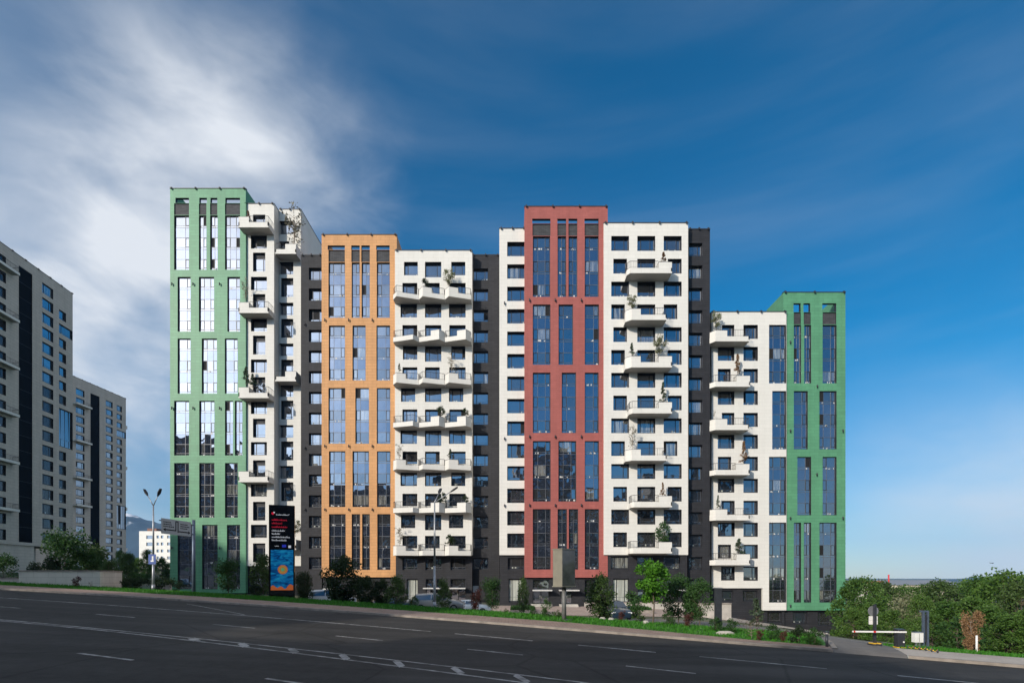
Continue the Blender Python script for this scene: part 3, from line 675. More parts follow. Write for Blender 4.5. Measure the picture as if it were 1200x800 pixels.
# ------------------------------------------------------------------ neighbouring blocks at the left
class SideBlock(Block):
    def __init__(s,corner_px,Y,vp,ptop,zbase,label,mat,depth=16,length=50,floors=3.07):
        s.x=(corner_px-600)/F*Y; s.Y=Y; d=Vector(((vp-600)/F,1)).normalized(); s.d=d
        s.root=empty('block',(s.x,Y,zbase),math.atan2(d.y,d.x),label,'apartment block','neighbouring stone blocks'); s.lz=zbase; s.o=s.root.location.copy()
        s.zt=(HZ-ptop)/F*Y; s.zb=zbase; s.holes=[]; s.win=[]; s.mat=mat; s.depth=depth; s.x0=-length; s.x1=0; s.cx=0; s.D=Y
    def U(s,px):
        u=(px-600)/F; dx,dy=s.d
        return (s.x-u*s.Y)/(u*dy-dx)
    def Yat(s,px): return s.Y+s.U(px)*s.d.y
    def ZP(s,px,py): return (HZ-py)/F*s.Yat(px)-s.lz
BA=SideBlock(85.2,115,546,344.5,1.0,'tall grey stone apartment block cut by the left edge of the photo',M['stone'],length=52)
fl=3.07; z1=BA.ZP(56,335); pxc=[(49.6,62.4),(69.2,77.6)]
def bh(B,pa,pb,za,zb,kind='w',**kw): B.holes.append((B.U(pa),B.U(pb),za,zb)); B.win.append((kind,kw))
for k in range(18):
    t=z1-fl*k
    dk=dict(base=7) if k>=7 else {}
    bh(BA,49.6,62.4,t-2.15,t,**dk)
    t2=t-.25
    if k==0: bh(BA,69,77,t-.2,t+.75,'o') if False else None
    if k>0 and k not in (8,9,10) and not k==2: bh(BA,69.2,77.4,t2-2.0,t2,**dk)
    bh(BA,-16,7.0,t-2.1,t-.1,base=7)
bh(BA,69.2,84.9,BA.ZP(77,374+6),BA.ZP(77,374-4)) ; BA.holes[-1]=(BA.U(69.2),-.002,z1-fl*2-2.3,z1-fl*2-.2)
BA.holes.append((BA.U(69.2),-.002,z1-fl*10-2.3,z1-fl*8-.1)); BA.win.append(('w',dict(split=(.2,.5,.8))))
BA.holes.append((BA.U(22),BA.U(37.8),z1-fl*17-2.3,z1+.1)); BA.win.append(('bp',{}))
BA.zb=1.0+5.2
BA.lz=1.0
BA.finish(rec=.35)
p=MB(); h=BA.holes[-1]; p.box(h[0],h[1],.12,.2,h[2],h[3])
for i in range(19): p.box(h[0],h[1],.08,.12,h[2]+i*(h[3]-h[2])/18-.03 if i else h[2],h[2]+i*(h[3]-h[2])/18+.03 if i else h[2]+.06,1)
p.build('black_glazing',[M['blackpanel'],M['reveal']],BA.root)
p=MB(); p.box(BA.x0,BA.U(42),.3,14,-3,5.2); p.box(BA.U(42),-2.2,6,14,-3,5.199)
p.build('ground_storey',M['stone'],BA.root)
for k in range(0,18,3):   # balconies at the left edge
    t=z1-fl*k-2.7; x0=BA.U(-16);x1=BA.U(15); balcony(BA.root,[(x0,-.003),(x0,-1.3),(x1,-1.3),(x1,-.003)],t,.5,[],[[(x0,-1.25),(x1-.07,-1.25),(x1-.07,-.05)]])
BB=SideBlock(147.6,192,632,467,2.6,'slightly lower grey stone apartment block behind the one at the left edge',M['stone'],length=64)
z1=BB.ZP(128,470)
for k in range(21):
    t=z1-fl*k
    bh(BB,124,132,t-2.1,t)
    if k not in (3,12,13,14): bh(BB,136.7,142.8,t-2.2,t-.2)
    bh(BB,89,99,t-2.2,t)
BB.holes.append((BB.U(136.7),-.002,z1-fl*3-2.4,z1-fl*3)); BB.win.append(('w',{}))
BB.holes.append((BB.U(136.7),-.002,z1-fl*14-2.6,z1-fl*12)); BB.win.append(('w',dict(split=(.25,.5,.75))))
BB.holes.append((BB.U(106),BB.U(116.6),z1-fl*20-2.4,z1+.2)); BB.win.append(('bp',{}))
BB.finish(rec=.35)
p=MB(); h=BB.holes[-1]; p.box(h[0],h[1],.12,.2,h[2],h[3]); p.build('black_glazing',M['blackpanel'],BB.root)
for k in (1,5,9,12,16):
    t=z1-fl*k-2.7; x0=BB.U(85);x1=BB.U(103.5); balcony(BB.root,[(x0,-.003),(x0,-1.5),(x1,-1.5),(x1,-.003)],t,.6,[],[[(x0,-1.45),(x1-.07,-1.45),(x1-.07,-.05)]])
for k in (2,7,12,17,19):   # end balconies on the far corner
    t=z1-fl*k-1.2-.2; b=MB(); b.box(.003,1.4,.6,6,t,t+1.2); b.build('balcony',M['white'],BB.root)

# white far apartment block, distant
WF=empty('block',(-240,350,4),0,'distant white apartment block below the mountains, seen between the towers','apartment block')
def wf():
    Y=350; X=lambda p:(p-600)/F*Y+240; ZQ=lambda p:(HZ-p)/F*Y-4
    b=MB(); h=[]
    for r in range(9):
        z=ZQ(627+8.2*r)
        for (a,c) in ((171.5,180),(183.5,186.5),(188.5,191.5),(196,199.5)): h.append((X(a),X(c),z-(2.4 if a<175 else 2.0),z))
    wallmesh(b,X(163),X(202),-8,ZQ(622),h,.6); body(b,X(163),X(202),-8,ZQ(622),18)
    b.box(X(170),X(181),2,9,ZQ(622)+.001,ZQ(618.5),3)
    b.build('wall',[M['wfar'],M['reveal'],M['roof'],M['redroof']],WF)
    for i,q in enumerate(h):
        g=MB(); g.box(q[0],q[1],.5,.55,q[2],q[3]); g.build('window',M['gs'],WF)
M['wfar']=plain('far_white_render',(.72,.70,.66),.8,0,.06,.2); M['redroof']=plain('red_brown_roof',(.22,.11,.08),.8)
wf()

# unseen blocks added on the camera's side, shaped for road shade and reflections
def opposite(name,x0,x1,y,h,label,seed):
    r=random.Random(seed); t=empty(name,((x0+x1)/2,y,-3.2),0,label,'apartment block','out-of-view apartment blocks across the street'); b=MB(); L=x1-x0
    cells=[]; nx=max(2,int(L/4.6)); 
    for i in range(nx):
        a=-L/2+L*(i+.28)/nx; cells.append((a,a+L/nx*.46))
    # facade faces +y
    holes=[]
    for k in range(int(h/3.1)):
        for a,c in cells: holes.append((a,c,1.1+3.1*k,2.7+3.1*k))
    w=MB(); wallmesh(w,-L/2,L/2,0,h,holes,.3); body(w,-L/2,L/2,0,h,14)
    for v in range(len(w.v)): w.v[v]=(-w.v[v][0],-w.v[v][1],w.v[v][2])
    w.build('wall',[M['ghost'],M['reveal'],M['roof']],t)
    for i,(a,c) in enumerate(cells):
        g=MB()
        for k in range(int(h/3.1)): g.quad((-a,-.28,1.1+3.1*k),(-c,-.28,1.1+3.1*k),(-c,-.28,2.7+3.1*k),(-a,-.28,2.7+3.1*k))
        g.build('window_column',M['gl'],t)
for i,(a,c,h,lab) in enumerate(((-205,-158,79,'highest grey block across the street, mirrored beside the left edge of the green tower'),(-150,-124,61,'tall grey block mirrored in the lower glass of the tall green tower'),(-123.5,-106,51,'grey block a little lower, mirrored in the right bays of the tall green tower'),
 (-105.5,-90.5,59,'grey block mirrored in the lower windows of the white balcony stack'),(-90,-82.5,44.5,'narrow grey block mirrored in the lower windows left of the ochre tower'),(-82,-71,42.0,'slightly lower grey block mirrored at the left edge of the ochre tower'),
 (-70.5,-52.5,42,'grey block mirrored in the lower glass of the ochre tower'),(-52,-36.5,38.5,'lower grey block mirrored between ochre tower and zigzag balconies'),(-36,-12,47,'grey block mirrored in the lower windows of the zigzag balcony block'),
 (-11,4,40,'grey block mirrored in the narrow white section'),(4.5,25,55,'tallest grey block mirrored in the left bays of the red tower'),(26,51,36,'low grey block mirrored in the right bays of the red tower'),
 (52,89,44,'grey block mirrored in the lower windows of the tall white balcony block'))): opposite('block',a,c,-60-(i%3),h,lab,i)

# ------------------------------------------------------------------ vegetation
M['bark']=plain('bark',(.10,.075,.055),.9,0,.3,12,.4); M['barkpale']=plain('pale_bark',(.25,.2,.16),.9,0,.3,12,.3)
LM={'mid':leafmat('leaf_mid',(.020,.062,.013),(.055,.125,.028)),'bright':leafmat('leaf_bright',(.04,.15,.01),(.13,.33,.03)),
'dark':leafmat('leaf_dark',(.012,.030,.010),(.035,.062,.018)),'olive':leafmat('leaf_olive',(.12,.13,.07),(.26,.27,.15)),
'wood':leafmat('leaf_wood',(.024,.078,.012),(.115,.205,.036)),'brown':leafmat('leaf_brown',(.14,.075,.035),(.27,.16,.08),.1),'purple':leafmat('leaf_purple',(.06,.02,.02),(.14,.05,.035)),
'spruce':leafmat('leaf_spruce',(.03,.055,.03),(.07,.10,.05),.1),'warm':leafmat('leaf_warm',(.035,.078,.018),(.095,.15,.04)),'grey':leafmat('leaf_grey',(.13,.12,.09),(.28,.26,.19))}
def plant(kind,h,w,shape,leaf,nleaf,ls,seed,trunk=.25,name='tree',bark='bark',clumps=26,dens=.45,cs=1):
    """h height, w crown width, trunk: bare fraction. returns root empty with children trunk, crown at the origin"""
    r=random.Random(seed); root=empty(name,(0,0,0)); t=MB(); tr=max(.015,h*.014)
    P=[Vector((0,0,-.2))]; k=6
    for i in range(1,k+1): P.append(Vector((r.uniform(-.02,.02)*h,r.uniform(-.02,.02)*h,h*.9*i/k)))
    for i in range(k): t.tube(P[i],P[i+1],tr*(1-.13*i),tr*(1-.13*(i+1)),n=7,cap=False)
    cr=MB(); C=[]; z0=h*trunk
    for i in range(clumps):
        f=(i+.5)/clumps; 
        if shape=='round': z=z0+(h-z0)*r.random(); q=(z-z0)/(h-z0); rad=w/2*math.sqrt(max(0,1-(2*q-1)**2))*.82
        elif shape=='cone': z=z0+(h-z0)*(1-math.sqrt(r.random()*.999))if False else z0+(h-z0)*f; q=(z-z0)/(h-z0); rad=w/2*(1-q)*.95
        elif shape=='column': z=z0+(h-z0)*f; q=(z-z0)/(h-z0); rad=w/2*min(1,(1-q)*2.2,.55+q*2)*.8
        elif shape=='vase': z=z0+(h-z0)*f; q=(z-z0)/(h-z0); rad=w/2*(.3+.7*q)*.9
        else: z=z0+(h-z0)*f; q=f; rad=w/2*(1 if q<.5 else 1.6*(1-q)+.2)
        a=r.uniform(0,6.283); rr=rad*math.sqrt(r.uniform(.15,1)); c=Vector((rr*math.cos(a),rr*math.sin(a),z)); 
        C.append((c,cs*max(.12*w,w*r.uniform(.14,.25)*(1-.5*q if shape in('cone',) else 1))))
        base=P[min(k,max(1,int((z-.25*rr)/(h*.9)*k)))]; mid=base.lerp(c,.5)+Vector((0,0,.06*h*r.random()))
        if base.z<c.z+.3*h: t.tube(base,mid,tr*.45,tr*.3,n=5,cap=False); t.tube(mid,c,tr*.3,tr*.08,n=4,cap=False)
    for i in range(nleaf):
        c,R_=C[r.randrange(len(C))]; d=Vector((r.gauss(0,1),r.gauss(0,1),r.gauss(0,.8))); d=d.normalized()*R_*(r.random()**dens)
        p=c+d; a=Vector((r.gauss(0,1),r.gauss(0,1),r.gauss(0,1))).normalized(); bb=a.cross(Vector((r.gauss(0,1),r.gauss(0,1),r.gauss(0,1)))).normalized(); s=ls*r.uniform(.6,1.3)
        if p.z<.02: p.z=.02+r.random()*.1
        cr.quad(p-a*s,p+bb*s*.55,p+a*s,p-bb*s*.55)
    tk=t.build('trunk',M[bark],root); cr.build('crown',LM[leaf],root)
    return root
USED={}
protos={}
def put(key,loc,h,label,cat,group=None,wid=1.0,rz=None,name=None):
    """place a copy of a plant kind, scaled to height h"""
    spec=PK[key]
    if key not in protos:
        protos[key]=plant(key,*spec[:-1],**spec[-1]); o=protos[key]
    else: o=copy_tree(protos[key])
    if not hasattr(put,'r'): put.r=random.Random(5)
    sc=h/spec[0]; o.location=loc; o.scale=(sc*wid,sc*wid,sc); o.rotation_euler=(0,0,put.r.uniform(0,6.28) if rz is None else rz)
    if name: o.name=name
    for k in ('label','category','group'):
        if k in o: del o[k]
    tag(o,label,cat,group); return o
PK={'street':(4.5,3.9,'round','mid',3400,.11,21,dict(trunk=.22,name='tree')),
'street2':(4.5,3.1,'column','warm',3000,.11,22,dict(trunk=.14,name='tree')),
'dense':(4.5,4.2,'round','dark',5200,.13,23,dict(trunk=.05,name='tree',clumps=40)),
'lolli':(4.5,2.4,'round','bright',3600,.11,24,dict(trunk=.34,name='tree',clumps=22)),
'far':(9,8.2,'round','wood',7500,.17,25,dict(trunk=.05,name='tree',clumps=95,cs=.62)),
'far2':(9,7.8,'round','warm',7500,.18,26,dict(trunk=.05,name='tree',clumps=85,cs=.65)),
'farc':(6,4.8,'low','wood',5200,.14,27,dict(trunk=.02,name='tree',clumps=75,cs=.65)),
'bush':(1.0,1.3,'round','mid',1100,.055,28,dict(trunk=.0,name='shrub',clumps=18)),
'bushd':(1.2,1.4,'round','dark',1300,.06,29,dict(trunk=.0,name='shrub',clumps=20)),
'purple':(1.2,1.1,'vase','purple',1100,.05,30,dict(trunk=.1,name='shrub',clumps=18)),
'bare':(2.0,2.6,'vase','purple',500,.045,31,dict(trunk=.15,name='shrub',clumps=34,bark='barkpale')),
'spruce':(1.5,.9,'cone','spruce',900,.055,32,dict(trunk=.04,name='shrub',clumps=26)),
'cypress':(1.5,.5,'cone','spruce',800,.05,33,dict(trunk=.02,name='shrub',clumps=26)),
'drycone':(1.5,.62,'cone','brown',800,.05,34,dict(trunk=.05,name='shrub',clumps=24)),
'olive':(1.5,1.15,'round','olive',800,.06,35,dict(trunk=.2,name='shrub',clumps=16)),
'twig':(1.6,1.0,'vase','grey',230,.06,36,dict(trunk=.1,name='shrub',clumps=18,bark='barkpale')),
'pad':(.8,.9,'low','dark',700,.055,37,dict(trunk=.02,name='shrub',clumps=14)),
'flower':(.5,.6,'round','warm',260,.04,38,dict(trunk=.0,name='shrub',clumps=8)),
'dead':(1.9,1.3,'vase','brown',3600,.05,39,dict(trunk=.0,name='shrub',clumps=36,bark='barkpale')),
'flow_tree':(6,4.2,'round','olive',2600,.14,40,dict(trunk=.1,name='tree',clumps=34)),
}
def bplant(B,key,px,ybase,ytop,label,dy=-1.25,wid=1.0):
    Yf=B.D+dy; x=(px-600)/F*Yf; z=(HZ-ybase)/F*Yf; h=(ybase-ytop)/F*Yf
    put(key,(x,Yf,z-.04),h+.04,label,'balcony plant','plants in the balcony planters',wid)
ap=lambda *a,**k: bplant(*a,**k)
ap(A,'drycone',290.5,262,247,'russet bush on the topmost balcony beside the tall green tower',dy=-1.2,wid=1.3)
ap(Bk,'twig',344,283.5,246,'tall straggly climbing plant rising from the upper balcony of the recessed white stack',wid=1.3)
ap(A,'twig',287,351,327,'thin leggy plant on the second balcony from the top beside the tall green tower',wid=.7)
ap(A,'spruce',288.5,449,430,'dark spruce on the third balcony from the top beside the tall green tower')
ap(A,'spruce',296,452,438,'smaller spruce behind the railing on the third balcony beside the tall green tower',wid=1.2)
ap(Bk,'olive',346.5,626,609,'pale loose bush above the balcony just right of the digital advertising sign')
ap(W2,'pad',497.5,335,327,'small dark tuft in the middle planter of the highest zigzag balcony band')
ap(W2,'olive',526,335,316,'rounded pale olive bush in the right planter of the highest zigzag balcony band')
ap(W2,'spruce',468,434.5,426,'small dark conifer in the left planter of the third zigzag band from the top')
ap(W2,'twig',529,434.5,415,'twiggy pale shrub in the right planter of the third zigzag band from the top')
ap(W2,'pad',516.6,485.5,476.5,'dome shaped dark bush in the middle planter of the fourth zigzag band')
ap(W2,'pad',544.5,485.5,478.5,'low spreading dark bush in the right planter of the fourth zigzag band')
ap(W2,'twig',468,536,521,'sparse grey shrub in the left planter of the fifth zigzag band')
ap(W2,'spruce',527.5,535.5,526,'short dark conifer in the right planter of the fifth zigzag band',wid=1.3)
ap(W2,'pad',520,588,578,'dark mound of leaves in the middle planter of the sixth zigzag band')
ap(W2,'bushd',545.5,588,581,'green bush in the right planter of the sixth zigzag band')
ap(W2,'twig',468.5,637,617,'leaning light green sapling in the left planter of the lowest zigzag band')
ap(W2,'pad',526.5,637,627,'dark wide topped plant in the right planter of the lowest zigzag band')
ap(W3,'drycone',777.5,307.5,295.5,'reddish dry shrub on the top balcony of the tall white block',wid=1.6)
ap(W3,'olive',741,362.5,346,'bushy olive shrub on the second balcony of the tall white block')
ap(W3,'spruce',740.5,416,402,'dark spruce at the left end of the third balcony of the tall white block')
ap(W3,'olive',773,416,394,'tall airy shrub at the right end of the third balcony of the tall white block')
ap(W3,'cypress',777,470,448,'slim pointed cypress on the fourth balcony of the tall white block',wid=1.2)
ap(W3,'twig',741.5,525,499,'tall grey leafed shrub on the fifth balcony of the tall white block',wid=.8)
ap(W3,'drycone',776.5,580.5,565,'withered brown conifer on the sixth balcony of the tall white block')
ap(W3,'bush',778,634,614,'leafy green shrub on the lowest balcony of the tall white block',wid=.8)
ap(W4,'olive',840,384.5,366,'spiky dark shrub on the top balcony of the lower white block')
ap(W4,'drycone',864.6,437,415,'pointed brown dried conifer on the second balcony of the lower white block')
ap(W4,'twig',837,488,481,'tiny sprig on the third balcony of the lower white block')
ap(W4,'drycone',871.5,541.5,517,'leaning brown dried conifer on the fourth balcony of the lower white block',wid=.9)
ap(W4,'spruce',841.5,594.5,580,'thin dark plant on the fifth balcony of the lower white block',wid=.6)
ap(W4,'spruce',866,649,631,'green spruce on the lowest balcony of the lower white block',wid=1.2)
def tr(key,px,Y,ptop,label,cat='tree',group='trees along the street',wid=1.0):
    p=pos(px,Y); h=(HZ-ptop)/F*Y-p[2]; put(key,p,h,label,cat,group,wid)
tr('street',268,42,658,'small dark tree on the verge in front of the tall green tower',wid=1.15)
tr('street2',308,44,652,'slender pale green tree just left of the digital sign')
tr('bushd',299,43,686,'round dark bush at the foot of the slender tree left of the digital sign','bush','bushes on the verge')
tr('bush',321,42.5,689,'yellow green bush against the left side of the digital sign','bush','bushes on the verge')
tr('bushd',210,43,682,'round dark bush below the road direction sign','bush','bushes on the verge')
tr('dense',402,43,655,'large dark leafy tree in front of the ochre tower')
tr('dense',357,45,672,'dark tree just right of the digital sign',wid=.75)
tr('dense',429,42,677,'low dark spreading tree right of the large dark one',wid=1.0)
tr('dense',448,43,680,'shadowy small tree below the right edge of the ochre tower',wid=.8)
tr('street2',465,42,676,'narrow tree below the ochre and white block joint',wid=1.3)
tr('street2',519,42,680,'thin tree to the right of the tall lamp post')
tr('street',577,36.5,680,'small round crowned tree in front of the dark link',wid=.95)
tr('purple',557,36,691,'dark purplish shrub beside the slim street sign','bush','bushes on the verge',wid=.8)
tr('street2',613,42,678,'very thin young tree left of the red tower doors',wid=.55)
tr('bright' if False else 'bush',641,33,704,'young bright green plant left of the rotating billboard','bush','bushes on the verge',wid=.6)
tr('bushd',703,34,701,'low dark bush at the foot of the columnar tree','bush','bushes on the verge')
tr('street2',703,34,675,'columnar tree between the billboard and the dark blue car',wid=1.15)
tr('lolli',765,32,658,'vivid green tree with a round dense crown and bare stem')
tr('street',795,35,678,'airy tree right of the vivid green tree',wid=.9)
tr('street',820,33,683,'loose crowned tree beside the dark pole',wid=.9)
tr('street2',811,36,686,'thin tree between the two loose crowned trees',wid=.8)
tr('spruce',886,44,701,'dark conical evergreen in front of the lower white block',wid=1.05)
tr('bare',880,25.5,725,'spreading shrub with bare reddish branches on the traffic island','bush','bushes on the verge')
for i,(px,Y,pt,key,lab) in enumerate(((742,47,697,'bush','leafy shrub on the planted slope by the curtained shop window'),(652,33,713,'flower','small tuft at the foot of the billboard post'),
 (625,34,712,'bush','low wide bush left of the young green plant'),(593,35,712,'flower','small plant under the round crowned tree'),(728,32.5,716,'purple','small reddish shrub next to the dark blue car'),
 (748,32,716,'flower','yellowish tuft by the vivid green tree'),(783,31,718,'bush','green shrub right of the vivid green tree'),(806,30,719,'purple','rusty low shrub on the flower bed'),
 (838,28.5,725,'bush','green shrub beside the dark pole'),(858,27.5,727,'bush','round green shrub left of the bare shrub'),(905,25.5,733,'bush','dense green shrub at the middle of the island'),
 (936,24.5,735,'bushd','bright edged shrub near the island tip'),(918,24.8,739,'purple','reddish ground shrub on the island'),(955,24,738,'bush','low shrub beside the bollard light'),
 (890,25,738,'purple','reddish mat of leaves under the bare shrub'),(486,41,700,'bush','pale bush in front of the parked hatchback'))):
    tr(key,px,Y,pt,lab,'bush','bushes on the verge')
# left garden
for px,Y,pt,key,lab,w in ((76,52,627,'street','tallest dark tree above the cream retaining wall',1.0),(100,54,648,'street','mid height tree over the right half of the cream wall',1.2),(113,56,643,'street2','tree in front of the black glazing of the further stone block',1.2),
 (60,50,655,'dense','dark bushy tree behind the left half of the cream wall',.6),(40,52,661,'dense','dark low tree at the left end of the cream wall',.6),(4,55,653,'street','thin tree at the left edge by the parked cars',.9),
 (128,46,658,'street2','slim tree at the right corner of the cream wall',1.2),(92,46,668,'dense','clipped dark hedge bush behind the middle of the cream wall',.6),(118,47,671,'dense','clipped dark bush behind the right part of the cream wall',.5),
 (148,75,650,'far2','sunlit green tree left of the double lamp post',.8),(160,90,655,'far','leafy tree behind the double lamp post',.8),(172,110,646,'far','tall tree in front of the distant white block',.7),
 (190,80,655,'far2','bright green tree between lamp post and green tower',.6),(140,130,646,'far','dark tree beside the further stone block',.8),(180,180,655,'far','far dark tree at the foot of the distant white block',1.4),
 (158,170,657,'far2','far tree against the hillside',1.2),(197,120,660,'far','tree next to the left edge of the tall green tower',.8)):
    tr(key,px,Y,pt,lab,'tree','garden trees at the left',w)
tr('purple',89,40.5,676,'purple leaved shrub in front of the cream retaining wall','bush','bushes on the verge')
tr('twig',106,40.5,681,'sparse twiggy shrub in front of the cream retaining wall','bush','bushes on the verge',1.2)
for i,(px,lab) in enumerate(((152,'dark hedge plant left of the double lamp post'),(166,'dark hedge plant close left of the lamp post base'),(193,'dark hedge plant right of the lamp post base'))):
    tr('bushd',px,44+i,678,lab,'bush','bushes on the verge',1.4)
# wood at the right : rows of trees one can tell apart
RT=[(1000,64,681,'farc','dark conical tree hugging the corner of the right green tower',.9),(1014,76,680,'far','broad tree right of the green tower corner',1.0),(1036,82,684,'far2','yellowish tree behind the white sign panels',1.0),
(1058,60,694,'flow_tree','pale blossoming tree behind the barrier',1.0),(1060,88,689,'far','tree below the low grey roof, left part',1.0),(1085,80,688,'far','tree below the low grey roof, right part',1.0),
(1080,52,700,'far','dense tree left of the grey frame post',.7),(1108,70,684,'far2','tree behind the grey frame post',1.0),(1132,74,685,'far','tree above the brown dead shrub',1.0),
(1112,46,707,'farc','bushy conical tree right of the grey frame post',1.1),(1152,60,680,'far','tall tree right above the white marker post',.9),(1176,52,675,'far','highest tree crown at the right, near the edge',.95),
(1196,46,686,'far2','tree cut by the right edge of the photo',.8),(1160,38,712,'farc','dense lower tree right of the white marker post',1.2),(1185,34,722,'farc','leafy bush tree near the right edge beside the path',1.3),
(1024,52,706,'farc','shrubby tree behind the barrier mast',1.2),(1140,44,704,'farc','dark green tree directly behind the brown dead shrub',1.2),(1205,34,716,'farc','bushy tree at the far right edge beside the path',1.4),
(1000,50,714,'farc','low bushy tree at the foot of the right green tower',1.2),(1092,40,722,'farc','low shrubby tree behind the white cabinet',1.3),(1046,44,716,'farc','low shrubby tree behind the barrier cabinet',1.3),(1122,36,728,'bush','yellow green shrub left of the brown dead shrub',1.3)]
for px,Y,pt,key,lab,w in RT: tr(key,px,Y,pt,lab,'tree','wood beyond the barrier',w)
tr('dead',1138,27.5,718,'brown dead shrub standing like a column beside the white marker post','bush',None,.72)

# ------------------------------------------------------------------ street furniture
M['metal']=plain('galvanised',(.32,.33,.35),.45,.6,.15,5); M['dmetal']=plain('dark_painted_metal',(.05,.055,.065),.4,.4,.2); M['bmetal']=plain('blue_grey_post',(.09,.12,.17),.45,.3,.2)
M['lamp']=plain('lamp_housing',(.02,.022,.026),.4,.3,.1); M['wpaint']=plain('white_paint',(.75,.74,.72),.5,0,.08); M['ypaint']=plain('yellow_paint',(.75,.45,.03),.5,0,.1); M['rpaint']=plain('red_paint',(.6,.03,.03),.5)
M['postg']=plain('post_grey',(.13,.13,.125),.6,.2,.2,4); M['beige']=plain('beige_box_side',(.19,.175,.135),.6,0,.1); M['poster']=plain('dark_poster_glass',(.09,.09,.085),.15,0,.45,1.1); M['screen']=plain('screen_black',(.004,.004,.006),.15)
def lamp_post(px,Y,pt,heads,label):
    p=pos(px,Y); H=(HZ-pt)/F*Y-p[2]; t=empty('street_lamp',p,0,label,'street lamp','street lamps'); b=MB()
    b.tube((0,0,-.3),(0,0,H*.4),.11,.085,n=10); b.tube((0,0,H*.4),(0,0,H),.08,.05,n=10); b.tube((0,0,0),(0,0,.5),.15,.13,n=10)
    b.build('pole',M['metal'],t)
    for (dx,dy,dz) in heads:
        a=MB(); a.tube((0,0,H-.03),(dx*.8,dy*.8,H+dz*.8),.04,.03,n=7); a.build('arm',M['metal'],t)
        h=MB(); e=Vector((dx,dy,dz)).normalized(); c=Vector((dx*.8,dy*.8,H+dz*.8)); n=c+e*.62; sd=e.cross(Vector((0,0,1))).normalized()*.11; up=Vector((0,0,.05))
        q=[c-sd*.5,n-sd*.9,n+sd*.9,c+sd*.5]; mid=[c.lerp(n,.45)-sd*1.25,c.lerp(n,.45)+sd*1.25]
        ring=[q[0],mid[0],q[1],q[2],mid[1],q[3]]
        k=len(h.v); h.v+=[tuple(v-up) for v in ring]+[tuple(v+up) for v in ring]
        h.f+=[tuple(k+i for i in range(6)),tuple(k+6+i for i in reversed(range(6)))]+[(k+i,k+6+i,k+6+(i+1)%6,k+(i+1)%6) for i in range(6)]; h.m+=[0]*8; h.sm+=[False]*8
        h.build('lamp_head',M['lamp'],t)
    return t
l1=lamp_post(179.7,41.5,592,[(-.75,.25,1.05),(.62,-.25,.95)],'tall double armed street lamp on the left before the green tower')
sg=MB(); sg.box(.08,.30,-.14,-.12,2.15,2.95); sg.box(-.30,.08,-.14,-.12,2.15,2.95)
s1=sg.build('route_sign',plain('blue_sign',(.03,.08,.30),.4),l1)
st=MB(); st.box(-.12,.12,-.147,-.142,2.35,2.45); st.box(-.02,.10,-.147,-.142,2.45,2.8); st.build('sign_mark',M['wpaint'],s1)
lamp_post(509.3,39,588,[(.25,.9,.95),(1.55,-.2,.95)],'tall double armed street lamp before the zigzag balcony block')
# thin back lights
# direction sign on mast arm
p=pos(227,41.2); t=empty('direction_sign',p,0,'grey overhead direction sign with two black arrows on a blue grey mast','road sign'); H=(HZ-609)/F*41.2-p[2]
b=MB(); b.tube((0,0,-.3),(0,0,H),.14,.12,n=10); b.box(-.22,.22,-.22,.22,0,.06); b.build('mast',M['bmetal'],t)
b=MB(); 
L=Vector((-.35,-3.5,0)); 
for z in (H-.4,H-1.15): b.tube((0,0,z),tuple(L*1.0+Vector((0,0,z))),.045,n=6)
b.build('mast_arm',M['bmetal'],t)
pn=MB(); e=L.normalized(); nrm=Vector((e.y,-e.x,0)); nrm=nrm if nrm.x>0 else -nrm
a0=e*.45+nrm*.08; a1=e*3.42+nrm*.08; zt,zb_=H-.22,H-1.36
def pq(b,u0,u1,v0,v1,off,m=0):
    o_=nrm*off; A_=a1+(a0-a1)*u0; B_=a1+(a0-a1)*u1
    q=[A_+o_+Vector((0,0,lerp(zb_,zt,v0))),B_+o_+Vector((0,0,lerp(zb_,zt,v0))),B_+o_+Vector((0,0,lerp(zb_,zt,v1))),A_+o_+Vector((0,0,lerp(zb_,zt,v1)))]
    b.quad(*q,m)
    if off==.03: 
        back=nrm*-.03; r_=[x-o_+back for x in q]; b.quad(r_[1],r_[0],r_[3],r_[2],m)
        for i in range(4): b.quad(q[i],r_[i],r_[(i+1)%4],q[(i+1)%4],m)
pq(pn,0,1,0,1,.03); pn=pn.build('panel',plain('sign_grey',(.38,.40,.42),.5,0,.06),t)
ar=MB()
for seg in ((.52,.555,.15,.93),(.47,.555,.86,.93),(.445,.48,.3,.93),(.10,.48,.24,.32),(.56,.95,.20,.28)): pq(ar,*seg,.034)
def ptri(b,pts,off):
    o_=nrm*off; v=[a1+(a0-a1)*u+o_+Vector((0,0,lerp(zb_,zt,w))) for u,w in pts]; b.tri(*v)
ptri(ar,[(.04,.28),(.12,.16),(.12,.40)],.035); ptri(ar,[(1.0-.02,.24),(.90,.12),(.90,.36)],.035)
rr=random.Random(4)
for (u0,v0,n) in ((.05,.74,6),(.05,.60,5),(.05,.46,7),(.62,.72,5),(.62,.58,6),(.62,.44,5)):
    u=u0
    for k in range(n): w=rr.uniform(.025,.055); pq(ar,u,u+w,v0,v0+.07,.034); u+=w+.012
ar.build('arrow',M['black'],pn)
